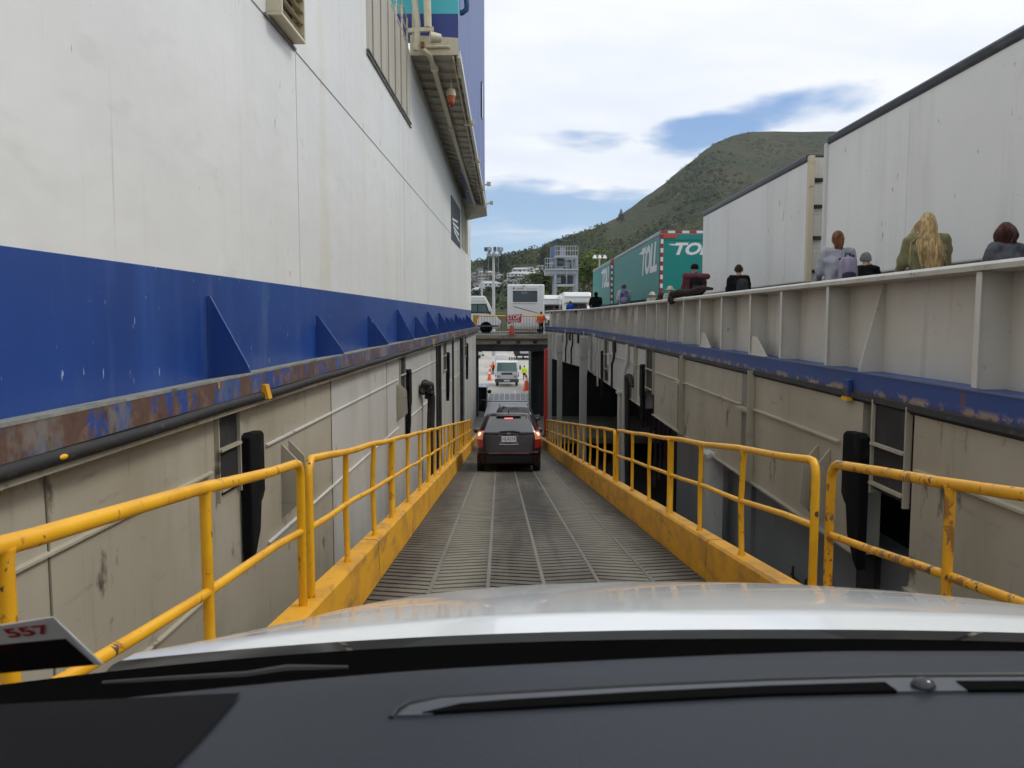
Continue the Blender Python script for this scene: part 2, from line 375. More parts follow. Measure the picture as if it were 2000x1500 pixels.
# weld seams: one long horizontal strake and a few uprights
for zz_ in ():
    m = MB(wl); m.box(-3.6, -3, zz_, -3.5955, 40, zz_+.016); m.build('weld_seam', mat('seam_soft', (.60, .595, .57), .6), hull)
m = MB(wl); m.bar((-3.6, -3, 4.2), (-3.6, 55, 4.2), .014, .022); m.build('weld_seam', mat('seam_dark', (.22, .21, .20), .7), hull)
for y, z0, z1 in ((12.95, .5, 4.2), (24.5, .5, 4.2), (30.6, .5, 7), (36.5, .5, 6.5)):
    m = MB(wl); m.box(-3.6, y, z0, -3.594, y+.022, z1); m.build('weld_seam', mat('seam_soft', (.60, .595, .57), .6), hull)
# the ledge
led = MB(wl)
led.prism([(-3.59, -3, -.70), (-3.10, -3, -.63), (-3.10, -3, -.655), (-3.59, -3, -.74)], (0, 59, 0))
lo = led.build('ledge', m_ledgetop, hull)
m = MB(wl); m.box(-3.14, -3, -.875, -3.104, 56, -.652); m.build('fascia', m_bluerust, lo)
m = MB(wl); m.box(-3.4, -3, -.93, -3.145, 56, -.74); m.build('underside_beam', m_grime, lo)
m = MB(wl); m.tube([(-3.12, y, -.935+.006*math.sin(y*1.7)) for y in range(-3, 57)], .056, 12); m.build('rubber_fender', m_rubber, lo, smooth=True)
m = MB(wl); m.box(-3.22, -3, -1.035, -3.13, 56, -.985); m.build('drip_strip', mat('drip_strip_cream', (.44, .41, .33), .6, layers=[((.15,.12,.09),(6,6,6),.55,.7,.7)]), lo)
m = MB(wl); m.prism([(-3.112, 9.42, -.80), (-3.06, 9.42, -.80), (-3.02, 9.42, -.97), (-3.112, 9.42, -.97)], (0, .13, 0)); m.build('marker', m_yel, lo)
m = MB(wl); m.box(-3.102, 8.05, -.72, -3.09, 8.075, -.655); m.build('marker', m_yel, lo)
m = MB(wl); m.ell((-3.07, 5.25, -.93), (.02, .05, .02)); m.build('marker', m_yel, lo)
for y in (27.5, 36, 44):
    m = MB(wl); m.box(-3.13, y, -1.0, -3.06, y+.14, -.74); m.build('fender_clip', m_cream, lo)
for (y, zt) in ((-2.5, .24), (3.6, .05), (9.07, .24), (13.85, .03), (18.5, .02), (22.8, .22), (26.7, .02), (30.2, .21), (34.2, .20), (37.4, .02), (39.8, .0), (42.6, .19), (45.4, .02), (48.2, .0), (51, .18), (53.6, .02)):
    m = MB(wl)
    m.prism([(-3.60, y, zt), (-3.55, y, zt), (-3.13, y, -.57), (-3.115, y, -.63), (-3.60, y, -.70)], (0, .028, 0))
    m.build('gusset', m_blue, hull)
# louvred ventilator
vt = MB(wl); vt.prism([(-3.6, 11.55, 4.29), (-3.38, 11.55, 4.29), (-3.38, 11.55, 5.75), (-3.6, 11.55, 5.75)], (0, .05, 0))
vt.box(-3.6, 12.72, 4.29, -3.38, 12.77, 5.75); vt.box(-3.6, 11.55, 4.24, -3.38, 12.77, 4.29); vt.box(-3.6, 11.55, 5.75, -3.38, 12.77, 5.8)
vo = vt.build('ventilator', m_cream, hull, bevel=.006)
m = MB(wl); m.box(-3.596, 11.6, 4.29, -3.57, 12.72, 5.75); m.build('back_panel', m_grime, vo)
for k in range(8):
    z = 4.33+k*.178
    m = MB(wl); m.prism([(-3.50, 11.602, z+.05), (-3.40, 11.602, z), (-3.385, 11.602, z+.014), (-3.485, 11.602, z+.066)], (0, 1.116, 0)); m.build('slat', m_cream, vo)
m = MB(wl); m.box(-3.6, 11.4, 4.19, -3.56, 12.9, 4.225); m.build('drip_ledge', mat('seam_dark', (0,0,0)), vo)
# stained recessed grille with its drip rail
m_stain = mat('grille_stained_paint', (.46, .43, .36), .55, layers=[((.33, .29, .22), (5, 5, .12), .45, .65, .8), ((.20, .16, .11), (12, 12, .2), .58, .72, .6), ((.55, .53, .48), (3, 3, .1), .6, .72, .7)])
go = MB(wl).box(-3.606, 18.9, 6.22, -3.592, 26.0, 8.45).build('grille_panel', m_stain, hull)
for k in range(6):
    y = 19.6+k*1.12
    m = MB(wl); m.box(-3.592, y, 6.26, -3.56, y+.10, 8.44); m.build('mullion', m_stain, go)
m = MB(wl)
for k in range(9): m.box(-3.6, 18.85+k*.80, 6.14, -3.53, 19.58+k*.80, 6.175)
m.box(-3.6, 18.85, 6.06, -3.55, 26.1, 6.085)
m.build('drip_rail', mat('seam_dark', (0,0,0)), go)
# dark notice board far along the hull
bd = MB(wl).box(-3.6, 40.6, 3.95, -3.57, 46.3, 6.15).build('notice_board', mat('notice_slate', (.028, .042, .06), .5, layers=[((.05,.07,.09),(1,1,1),.5,.7,.6)]), hull)
random.seed(3)
for k in range(4):
    m = MB(wl); y0 = 41.0+k*.35; m.bar((-3.565, y0, 5.0-.16*k), (-3.565, y0+3.4, 5.25-.32*k), .01, .11); m.build('board_stripe', m_let, bd)
# corner panel with ribs at the far end
for k in range(4):
    y = 47.4+k*1.3
    m = MB(wl); m.box(-3.6, y, 4.1, -3.5, y+.35, 6.9); m.build('corrugation', m_stain, hull)

# ---------------------------------------------------------------- overhanging deckhouse
dh = thing('deckhouse', (-2.6, 37, 8.5), 'blue and turquoise overhanging deckhouse with ribbed beige soffit above the hull', 'deckhouse')
Y0, Y1 = 26.4, 48.2
so0, so1 = atY(895, 107, Y0), atY(947, 402, Y1)
zi0, zi1 = 8.42, 7.15
def sof(t, u):        # t along, u from hull (0) to outer edge (1)
    y = Y0+(Y1-Y0)*t; a = Vector((xw(y)-.02, y, zi0+(zi1-zi0)*t)); b = so0.lerp(so1, t)
    return a.lerp(b, u)
m = MB(); m.grid(lambda u, v: sof(v, u)+Vector((0, 0, .0)), 1, 1); m.grid(lambda u, v: sof(v, u)+Vector((0, 0, .12)), 1, 1)
m.build('soffit', m_soffit, dh)
for k in range(27):
    t = (k+.6)/27.5
    m = MB(); m.bar(sof(t, .03)+Vector((0, 0, -.06)), sof(t, .97)+Vector((0, 0, -.06)), .03, .15); m.build('soffit_rib', m_soffit, dh)
m = MB(); m.bar(so0+Vector((.02, 0, .02)), so1+Vector((.02, 0, .02)), .10, .24); m.build('edge_beam', mat('edge_white', (.66,.64,.58), .5, layers=[((.4,.3,.2),(3,3,3),.62,.72,.7)]), dh)
m = MB(); m.bar(so0+Vector((-.16, -.02, -.07)), so1+Vector((-.14, 0, -.07)), .05, .09); m.build('edge_pipe', m_cream, dh)
# near end plate
p = sof(0, 0); q = so0
m = MB(); m.prism([p+Vector((0, -.02, -.02)), q+Vector((0, -.02, -.02)), q+Vector((0, -.02, .50)), p+Vector((0, -.02, .62))], (0, -.06, 0)); m.build('end_plate', m_cream, dh)
# blue side and near face
zb = q.z+.5
m = MB(); m.prism([(so0.x, Y0, so0.z+.1), (so1.x, Y1, so1.z+.1), (so1.x, Y1, 21), (so0.x, Y0, 21)], (-1.0, 0, 0)); m.build('blue_side', m_lilac, dh)
zt = atY(865, 27, Y0).z
m = MB(); m.box(-8, Y0-.01, zb, so0.x+.004, Y0+.4, zt); m.build('navy_front', m_navy, dh)
m = MB(); m.box(-8, Y0-.01, zt, so0.x+.004, Y0+.4, 21); m.build('turquoise_front', m_teal2, dh)
m = MB(); m.box(so1.x-.01, 43.0, 10.6, so1.x+.05, 43.7, 12.4); m.build('side_window', m_glass, dh)
m = MB(); a = atY(905, -40, 27.4); b = atY(912, 8, 27.4); m.tube([a, b, b+Vector((-.02, 0, -.18)), b+Vector((-.16, 0, -.28)), b+Vector((-.3, 0, -.28))], .09, 10); m.build('bent_vent_pipe', mat('vent_pipe_blue', (.02, .10, .2), .4), dh, smooth=True)
m = MB(); e0 = [sof(.97, 0), sof(.97, 1)+Vector((.03, 0, .1)), Vector((so1.x+.06, 50.6, 6.35)), Vector((xw(50.6), 50.6, 6.05))]
m.prism([e0[0], e0[1], e0[2], e0[3]], (0, .02, .7)); m.build('end_box', m_soffit, dh)
# drain pipe under the soffit
dn = lambda t, u, dz=-.26: sof(t, u)+Vector((0, 0, dz))
m = MB(); m.tube([sof(0, .12)+Vector((0, -.35, 1.3)), sof(0, .12)+Vector((0, -.32, .35)), sof(0, .25)+Vector((0, -.25, .12)), sof(0, .42)+Vector((0, -.1, -.05)), dn(.02, .46), dn(.3, .47), dn(.6, .5), dn(.93, .56), dn(.965, .6), dn(.965, .95)], .085, 10)
m.build('drain_pipe', m_cream, dh, smooth=True)
for t in (.02, .3, .33, .62, .8):
    m = MB(); c = dn(t, .47); m.cyl(c+Vector((0, -.06, .0)), c+Vector((0, .06, -.02)), .125); m.build('pipe_flange', m_cream, dh, smooth=True)
m = MB(); m.tube([sof(0, .35)+Vector((0, -.12, .22)), sof(0, .8)+Vector((0, -.12, .22)), sof(.015, .97)+Vector((0, -.1, .02)), sof(.06, .97)+Vector((0, 0, -.2))], .05, 8); m.build('small_pipe', m_cream, dh, smooth=True)
for t in (.30, .55, .80):
    c = sof(t, 1)
    m = MB(); m.box(c.x-.25, c.y-.12, c.z-.14, c.x+.16, c.y+.12, c.z+.06); m.build('bracket', m_cream, dh, bevel=.01)
for t in (.78, .985):
    c = sof(t, 1); m = MB(); m.bar(c, c+Vector((.42, 0, .12)), .07, .07); m.box(c.x+.3, c.y-.1, c.z, c.x+.5, c.y+.1, c.z+.2); m.build('light_arm', m_cream, dh)
# ship railing, davit arm and light on the hull edge
rl = thing('ship_railing', (xw(24), 24, 8.45), 'cream ship railing with rusty feet on the top edge of the hull', 'railing')
for k in range(7):
    y = 19.4+k*1.15
    m = MB(wl); m.cyl((-3.7, y, 8.45), (-3.7, y, 9.55), .03); m.build('post', m_cream, rl)
for z in (8.8, 9.15, 9.55):
    m = MB(wl); m.cyl((-3.7, 18, z), (-3.7, 26.2, z), .026); m.build('rail', m_cream, rl)
dv = thing('davit', (xw(25.6)+.35, 25.6, 8.45), 'cream davit arm with drum and bracket beside the ship railing', 'davit')
b0 = atY(822, 60, 25.6)
m = MB(); m.tube([b0+Vector((-.15, 0, -.6)), b0+Vector((-.1, 0, .2)), b0+Vector((-.25, 0, 1.5)), b0+Vector((-.2, 0, 3))], .10, 8); m.build('arm', m_cream, dv, smooth=True)
m = MB(); m.tube([b0+Vector((.22, 0, .1)), b0+Vector((.2, 0, .9)), b0+Vector((.0, 0, 2)), b0+Vector((-.02, 0, 3))], .12, 8); m.build('arm', m_cream, dv, smooth=True)
m = MB(); m.bar(b0+Vector((-.4, 0, .0)), b0+Vector((.4, 0, .05)), .12, .12); m.build('crosshead', m_cream, dv)
m = MB(); m.cyl(b0+Vector((.3, -.15, -.25)), b0+Vector((.62, -.05, -.25)), .18, .13); m.build('drum', m_cream, dv, smooth=True)
m = MB(); m.cbox(b0+Vector((.05, -.05, -.45)), (.12, .1, .18)); m.build('foot', mat('rust_bracket', (.20,.08,.03), .8), dv)
lamp = thing('alarm_lamp', atY(881, 190, 28.3), 'cream and red alarm lamp hanging under the beige soffit', 'lamp')
c = atY(881, 190, 28.3)
MB().cyl(c+Vector((0, 0, .04)), c+Vector((0, 0, .26)), .17, .14).build('lamp_housing', m_cream, lamp, smooth=True)
MB().cyl(c+Vector((0, 0, -.18)), c+Vector((0, 0, .04)), .12, .15).build('collar', mat('lamp_orange', (.5, .12, .03), .5), lamp, smooth=True)
MB().ell(c+Vector((0, 0, -.2)), (.11, .11, .14)).build('lens', mat('lamp_red', (.25, .02, .015), .25), lamp, smooth=True)
MB().cyl(c+Vector((0, 0, .26)), c+Vector((0, 0, .9)), .03).build('hanger', m_cream, lamp)

# ---------------------------------------------------------------- side walls below the ledges
def recess(parent, X, y, z0, z1, sgn, warp, w_=.75):
    "dark locking recess: hole lining with shelves and a black fender pad beside it; sgn=+1 opens towards +x"
    s = sgn
    m = MB(warp); m.box(X-.35*s, y, z0, X+.012*s, y+w_, z1); o = m.build('lock_recess', m_grime, parent)
    m = MB(warp); m.box(X-.02*s, y-.025, z0-.05, X+.05*s, y-.0, z1); m.box(X-.02*s, y+w_, z0-.05, X+.05*s, y+w_+.025, z1); m.build('recess_flange', m_beige, o)
    for k, z in enumerate((z0+.06, (z0+z1)/2)):
        m = MB(warp); m.box(X+.0*s, y, z, X+.07*s, y+w_, z+.03); m.build('shelf', m_beige, o)
    h = z1-z0
    prof = [(0, .95), (.10, 1.0), (.42, .98), (.50, .93), (.50, .1), (.42, 0), (.36, -.04), (.30, -.42), (.10, -.75), (.0, -.85)]
    m = MB(warp); m.prism([(X+.02*s, y+w_+.07+a, z0-.25*h+(b)*h*.85) for a, b in prof], (.12*s, 0, 0)); m.build('fender_pad', mat('fender_black', (.008, .008, .009), .85, spec=.12, layers=[((.03, .028, .025), (5, 5, 3), .5, .7, .7)]), parent, bevel=.02)

lw = thing('side_wall', (xw(25, -3.3), 25, -8), 'scuffed beige lower side wall of the car ramp on the left, under the blue ledge', 'side wall')
for a, b, mm in ((-3, 13.6, m_beige), (13.6, 27.5, m_pale), (27.5, 56.6, m_pale)):
    m = MB(wl); m.box(-3.6, a, -8.5, -3.3 if mm is m_beige else -3.296, b, -.93); m.build('wall_plating', mm, lw)
for z in (-1.62, -2.9):
    for a, b in ((-3, 8.3), (10.1, 21), (22.6, 33), (34.6, 46)):
        m = MB(wl); m.prism([(-3.3, a, z), (-3.265, a, z-.01), (-3.265, a, z-.03), (-3.3, a, z-.045)], (0, b-a, 0)); m.build('stringer', m_beige if b < 14 else m_pale, lw)
for y in (-1, 5.4, 13.6, 19.2, 28.9, 31.5, 38, 40.5, 44, 47.5, 50, 53):
    m = MB(wl); m.box(-3.3, y, -8, -3.29, y+.018, -.95); m.build('plate_joint', mat('joint_brown', (.20, .175, .13), .7), lw)
recess(lw, -3.3, 8.45, -1.95, -.95, 1, wl, .62)
recess(lw, -3.3, 21.2, -2.2, -.95, 1, wl, .9)
recess(lw, -3.3, 33.0, -2.3, -.95, 1, wl, 1.1)
recess(lw, -3.3, 45.0, -2.3, -.95, 1, wl, 1.1)
for y in (10.75, 20.7):
    m = MB(wl); m.prism([(-3.3, y, -1.72), (-3.08, y, -1.95), (-3.06, y, -2.55), (-3.3, y, -2.75)], (0, .03, 0)); m.prism([(-3.3, y+.35, -1.72), (-3.08, y+.35, -1.95), (-3.06, y+.35, -2.55), (-3.3, y+.35, -2.75)], (0, .03, 0)); m.build('lug', m_beige, lw)
for y, r in ((29.6, .05), (30.6, .06), (36.4, .05), (41.6, .09), (43.0, .06)):
    m = MB(wl); m.cyl((-3.18, y, -8), (-3.18, y, -1.0), r); m.build('upright_pipe', m_grime if y < 42 else m_steel, lw)
m = MB(wl); m.tube([(-3.25, 25.2, -2.4), (-3.1, 25.4, -2.1), (-3.02, 25.9, -2.2), (-3.0, 26.1, -2.7), (-3.02, 26.0, -3.6), (-3.02, 26.1, -8)], .13, 10); m.build('hydraulic_hose', m_grime, lw, smooth=True)
m = MB(wl)
for k in range(4): m.cyl((-3.2, 25.2+k*.3, -2.1-.16*k), (-2.95, 25.3+k*.3, -2.15-.16*k), .10)
m.build('valve_block', m_rubber, lw)

# right bulwark ------------------------------------------------------------------
XR = 4.16; ZR, ZL = .49, -.65
path = [(XR, -4), (XR, 44), (2.45, 58)]
def rx(y): return XR if y < 44 else XR+(2.45-XR)*(y-44)/14
bw = thing('bulwark', (XR, 20, ZL), 'pale grey ribbed steel bulwark with a rounded cap rail on the right', 'bulwark')
def ext(name, prof, mm, parent, segs=((-4, 44), (44, 58)), **kw):
    m = MB()
    for a, b in segs: m.loft([[Vector((rx(y)+dx_, y, z)) for dx_, z in prof] for y in (a, b)])
    return m.build(name, mm, parent, **kw)
ext('panel', [(.29, ZL), (.31, ZL), (.31, ZR-.03), (.29, ZR-.03)], m_bul, bw)
m = MB()
cp = [(-.03, ZR-.075), (.0, ZR-.085), (.33, ZR-.085), (.36, ZR-.06), (.36, ZR-.02), (.33, ZR), (.0, ZR), (-.035, ZR-.03)]
for a, b in ((-4, 44), (44, 58)): m.loft([[Vector((rx(y)+dx_, y, z)) for dx_, z in cp] for y in (a, b)])
m.build('cap_rail', mat('cap_rail_paint', (.56, .545, .49), .45, layers=[((.40,.36,.28),(4,4,4),.5,.7,.6), ((.16,.11,.07),(9,9,9),.66,.74,.8)]), bw, smooth=25)
gus = {9.5, 27.4, 29.15, 32.6, 34.4, 37.9, 41.4, 46.6, 50.1, 53.6}
ys = [1.9, 3.6, 5.35, 7.1, 9.5, 10.5, 12.3, 13.9, 15.8, 17.6, 19.3, 21.2, 22.9, 24.6, 26.4, 27.4, 29.15, 30.9, 32.6, 34.4, 36.1, 37.9, 39.6, 41.4, 43.1, 44.9, 46.6, 48.4, 50.1, 51.9, 53.6, 55.3]
for y in ys:
    x = rx(y); m = MB()
    if y in gus:
        m.prism([(x+.29, y, ZR-.09), (x+.255, y, ZR-.09), (x, y, ZL+.015), (x, y, ZL), (x+.29, y, ZL)], (0, .022, 0))
    else:
        m.prism([(x+.29, y, ZR-.086), (x, y, ZR-.086), (x, y, ZL+.02), (x+.06, y, ZL+.005), (x+.29, y, ZL+.005)], (0, .022, 0))
        m.box(x-.008, y-.03, ZL+.02, x+.004, y+.052, ZR-.087)
    m.build('rib', m_bul, bw)
for y in (13.9, 17.6):
    m = MB(); m.prism([(XR+.02, y, -.32), (XR+.02, y-.28, -.33), (XR+.02, y-.85, -.63), (XR+.02, y, -.63)], (.02, 0, 0)); m.box(XR-.01, y-.85, -.645, XR+.06, y, -.63); m.build('bracket', m_bul, bw)
lg = ext('ledge', [(-.04, ZL-.02), (-.04, ZL), (.31, ZL+.002), (.31, ZL-.02)], m_blue, bw)
ext('fascia', [(-.044, ZL-.26), (-.044, ZL+.004), (-.02, ZL+.004), (-.02, ZL-.26)], m_ledgefar, lg)
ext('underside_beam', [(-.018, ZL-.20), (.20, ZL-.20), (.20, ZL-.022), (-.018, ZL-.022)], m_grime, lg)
ext('rubber_fender', [(-.07, ZL-.31), (-.06, ZL-.25), (-.02, ZL-.23), (.04, ZL-.25), (.05, ZL-.31), (-.01, ZL-.36)], m_rubber, lg)
ext('edge_bead', [(-.056, ZL-.008), (-.056, ZL+.008), (-.036, ZL+.01), (-.036, ZL-.008)], mat('bead_blue', (.10, .14, .27), .5), lg)
for y in (9.55, 31.6, 44.5, 50):
    x = rx(y); m = MB(); m.box(x-.10, y, ZL-.36, x-.045, y+.16, ZL-.10); o = m.build('fender_clip', m_ledgefar if y < 10 else m_cream, lg, bevel=.01)
    if y < 10: MB().box(x-.112, y-.004, ZL-.355, x-.04, y+.164, ZL-.31).build('clip_foot', m_yel, o)
# right side wall
rw = thing('side_wall', (4.05, 20, -2.8), 'grimy beige framed side wall under the bulwark on the right of the ramp', 'side wall')
XW = 4.10
def rwx(y): return rx(y)-.02
m = MB()
for a, b in ((-4, 8.1), (9.3, 23.0), (24.6, 34), (35.6, 44), (44, 58)):
    m = MB(); m.loft([[Vector((rwx(y), y, -2.8)), Vector((rwx(y)+.25, y, -2.8)), Vector((rwx(y)+.25, y, -.88)), Vector((rwx(y), y, -.88))] for y in (a, b)]); m.build('wall_plating', m_beige if a < 24 else m_pale, rw)
for a, b in ((-4, 8.0), (9.9, 13.4), (14.2, 22.8), (25, 34)):
    m = MB(); m.prism([(rwx(a), a, -1.54), (rwx(a)-.05, a, -1.55), (rwx(a)-.05, a, -1.575), (rwx(a), a, -1.60)], (0, b-a, 0)); m.build('stringer', m_beige, rw)
ext_seg = ((-4, 8.1), (9.3, 23), (24.6, 44), (44, 58))
for a, b in ext_seg:
    m = MB(); m.loft([[Vector((rwx(y)-.07, y, -2.83)), Vector((rwx(y)+.25, y, -2.83)), Vector((rwx(y)+.25, y, -2.802)), Vector((rwx(y)-.07, y, -2.802))] for y in (a, b)]); m.build('bottom_flange', m_beige, rw)
for y, d in ((13.45, .22), (19.0, .2), (26.2, .15), (35.2, .15), (41, .15)):
    m = MB(); m.box(rwx(y)-d*.6, y, -2.8, rwx(y)-.004, y+.03, -.9); m.box(rwx(y)-d*.6-.01, y-.004, -1.62, rwx(y)+.002, y+.75, -1.58); m.build('web_frame', m_beige, rw)
    m = MB(); m.box(rwx(y)-.006, y+.03, -2.79, rwx(y)-.001, y+.75, -.9); m.build('grime_panel', mat('wall_grimed', (.20,.185,.15), .65, layers=[((.28,.27,.23),(2,2,.3),.45,.65,.8), ((.07,.06,.05),(3,3,1),.55,.7,.7)]), rw)
def mir(X, y, z0, z1, w_): recess(rw, X, y, z0, z1, -1, None, w_)
mir(4.14, 8.2, -1.95, -.93, .75); mir(4.14, 23.1, -2.2, -.93, 1.2); mir(4.14, 34.1, -2.3, -.93, 1.2)
for y in (10.2, 10.6):
    m = MB(); m.prism([(rwx(y), y, -1.70), (rwx(y)-.2, y, -1.95), (rwx(y)-.24, y, -2.5), (rwx(y), y, -2.72)], (0, .03, 0)); m.build('lug', m_beige, rw)
m_pillar = mat('pillar_grey_green', (.42, .43, .40), .5, layers=[((.30, .30, .28), (1, 1, .3), .45, .65, .7)])
for (x, y, wd, dp, mm, z0) in ((4.0, 29.5, .30, .45, m_pale, -8), (4.02, 16.0, .30, .45, m_pale, -8), (3.45, 40.0, .34, .5, m_pillar, -8), (2.62, 45.6, .28, .5, m_pillar, -8), (2.3, 50.5, .25, .4, m_pillar, -8)):
    m = MB(); m.box(x, y, z0, x+wd, y+dp, -2.75 if mm is m_pale else -1.0); o = m.build('pillar', mm, rw, bevel=.01)
    MB().box(x-.06, y-.05, -2.0 if mm is m_pillar else -2.86, x+wd+.06, y+dp+.05, -1.94 if mm is m_pillar else -2.78).build('pillar_head', mm, o)
for y, z0 in ((28.0, -6), (31.6, -2.8), (36.8, -3.2), (38.2, -2.8), (42.3, -3), (47.6, -2.8), (49.4, -2.8), (52.5, -2.8), (54, -2.8)):
    m = MB(); m.tube([(rwx(y)-.08, y, -.95), (rwx(y)-.08, y, -1.6), (rwx(y)-.13, y+.2, -1.9), (rwx(y)-.13, y+.2, z0)], .05 if y > 30 else .08, 8); m.build('cable_trunk', m_grime if int(y) % 2 else m_pale, rw, smooth=True)
m = MB()
for k in range(5): m.tube([(4.1, 27.4+k*.12, -6.5), (4.02, 27.4+k*.12, -2.5), (3.98, 27.2+k*.12, -2.05), (3.98, 26.6+k*.1, -1.95), (4.02, 26.3+k*.1, -2.3)], .055, 8)
m.build('hose_loop', m_rubber, rw, smooth=True)
for y, z in ((31.5, -1.4), (33.2, -2.0), (46, -1.5), (48.5, -1.4), (51, -1.6), (39.3, -1.3), (42.8, -1.6)):
    x = rwx(y); m = MB(); m.box(x-.10, y, z, x-.003, y+.55, z+.5); m.build('junction_box', m_grime if y > 40 or y < 32 else m_pale, rw, bevel=.02)
# what lies behind the openings: slate lower plating near, black car deck beyond
lp = thing('lower_hull_plating', (4.6, 12, -8), 'dark slate lower plating behind the right yellow handrail', 'hull plating')
MB().box(4.52, -4, -8.5, 4.8, 21.5, -2.79).build('plating', m_slate, lp)
for y in (6.0, 9.5, 14.5, 18):
    MB().box(4.44, y, -8.4, 4.518, y+.5, -2.84).build('frame_post', m_grime if y < 12 else m_slate, lp)
m = MB()
for k in range(6): m.bar((4.42, 12.2-.55*k, -3.9-.02*k), (4.42, 12.2-.55*k, -4.5), .03, .03); 
m.bar((4.42, 12.3, -4.05), (4.42, 9.2, -4.15), .02, .02); m.build('chain_hooks', m_grime, lp)
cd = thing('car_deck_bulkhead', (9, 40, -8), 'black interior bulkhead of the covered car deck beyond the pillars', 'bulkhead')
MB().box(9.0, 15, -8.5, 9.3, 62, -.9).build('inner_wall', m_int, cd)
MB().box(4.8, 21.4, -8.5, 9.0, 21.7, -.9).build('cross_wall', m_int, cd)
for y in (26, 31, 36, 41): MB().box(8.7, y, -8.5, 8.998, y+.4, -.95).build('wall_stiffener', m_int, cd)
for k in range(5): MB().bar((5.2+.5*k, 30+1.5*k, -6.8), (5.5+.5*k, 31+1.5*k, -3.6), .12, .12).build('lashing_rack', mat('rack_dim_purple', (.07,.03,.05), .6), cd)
# red post at the end of the ramp
rp = thing('red_post', (1.93, 45, -6.8), 'bright red upright post at the far right end of the ramp', 'post')
MB().box(1.83, 45, -6.8, 2.04, 45.3, -1.78).build('post_body', m_redpost, rp, bevel=.02)
MB().box(1.74, 44.95, -6.8, 2.11, 45.35, -6.72).build('base_plate', m_grime, rp)

# ================================================================ DECKS (setting)
m = MB(); m.loft([[Vector((4.475, -4, -.50)), Vector((16, -4, -.50)), Vector((16, -4, -.86)), Vector((4.475, -4, -.86))], [Vector((4.475, 44, -.50)), Vector((16, 44, -.50)), Vector((16, 44, -.86)), Vector((4.475, 44, -.86))], [Vector((2.79, 57.6, -.62)), Vector((16, 57.6, -.62)), Vector((16, 57.6, -.95)), Vector((2.79, 57.6, -.95))]])
structure(m.build('upper_deck', m_deck))
m = MB(); m.prism([(-9, 57.0, -1.22), (16, 57.0, -1.22), (16, 80, -1.08), (2.7, 80, -1.08), (2.7, 66, -1.16), (-9, 66, -1.16)], (0, 0, -.30)); ud = structure(m.build('upper_link_deck', m_deck))
# portal beam carrying the upper link deck
pb = thing('portal_beam', (0, 57, -2.2), 'rusty steel deck edge beam with dark underside spanning the ramp opening', 'beam')
MB().box(-3.0, 56.6, -1.50, 2.6, 56.98, -1.24).build('edge_plate', mat('edge_dirty_cream', (.36,.33,.27), .6, layers=[((.20,.15,.10),(2,2,4),.5,.68,.8)]), pb)
MB().box(-3.0, 56.56, -1.62, 2.6, 56.95, -1.504).build('rust_strip', mat('rust_strip', (.11,.06,.035), .8, layers=[((.05,.04,.03),(3,3,3),.5,.7,.7)]), pb)
MB().box(-3.0, 56.66, -1.92, 2.6, 56.95, -1.624).build('lower_plate', mat('edge_dirty_cream2', (.27,.25,.21), .65, layers=[((.12,.10,.08),(1.5,1.5,3),.5,.68,.8)]), pb)
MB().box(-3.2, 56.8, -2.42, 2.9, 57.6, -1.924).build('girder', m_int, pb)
for x in (-1.1, .3, 1.5): MB().box(x, 56.58, -1.86, x+.3, 56.66, -1.66).build('hinge_pad', m_grime, pb)
bj = thing('portal_jamb', (1.8, 58, -8), 'black inner jamb on the right of the ramp opening', 'jamb')
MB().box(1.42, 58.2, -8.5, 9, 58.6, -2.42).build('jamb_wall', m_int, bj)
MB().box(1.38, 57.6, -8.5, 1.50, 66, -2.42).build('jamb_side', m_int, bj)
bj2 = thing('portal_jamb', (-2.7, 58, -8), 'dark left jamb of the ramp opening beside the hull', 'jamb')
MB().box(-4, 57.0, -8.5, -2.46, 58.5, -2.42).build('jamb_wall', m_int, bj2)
# lower deck, stern ramp with finger flaps
m = MB(); m.box(-4, 46.9, -7.5, 9.2, 57.4, -7.165); structure(m.build('lower_deck', m_deck))
m = MB(); m.box(-4.5, -6, -9.0, 9.3, 68, -8.55); structure(m.build('hold_floor', m_int))
m = MB(); m.add([(-3000, -2000, -9.6), (3000, -2000, -9.6), (3000, 400, -9.6), (-3000, 400, -9.6)], [(0, 1, 2, 3)]); structure(m.build('sea', mat('sea_water', (.012, .03, .035), .15, bump=((.6, .6, .6), .4, .3))))
st = MB(); st.prism([(-2.05, 57.42, -7.16), (2.05, 57.42, -7.16), (1.98, 65.58, -6.97), (-1.98, 65.58, -6.97)], (0, 0, -.25))
stp = structure(st.build('stern_ramp', mat('stern_ramp_pale', (.60, .62, .65), .45, layers=[((.50,.52,.55),(1,1,1),.45,.65,.7), ((.2,.2,.2),(3,2,3),.68,.74,.7)])))
MB().box(-2.1, 65.6, -7.16, 2.1, 66.05, -6.9).build('ramp_lip', mat('stern_ramp_lip', (.58, .60, .62), .45), stp)
for k in range(9):
    x = -2.0+k*.45
    m = MB(); m.prism([(x+.03, 66.08, -6.92), (x+.42, 66.08, -6.92), (x+.40, 68.6, -6.60), (x+.05, 68.6, -6.60)], (0, 0, -.08)); o = m.build('finger_flap', mat('finger_flap_dark', (.035,.045,.055), .4, layers=[((.08,.09,.10),(3,1,3),.5,.7,.8)]), stp)
    m = MB(); m.prism([(x-.03, 66.08, -6.9), (x+.03, 66.08, -6.9), (x+.035, 68.6, -6.58), (x-.015, 68.6, -6.58)], (0, 0, -.05)); m.build('flap_joint', mat('stern_ramp_lip', (0,0,0)), stp)
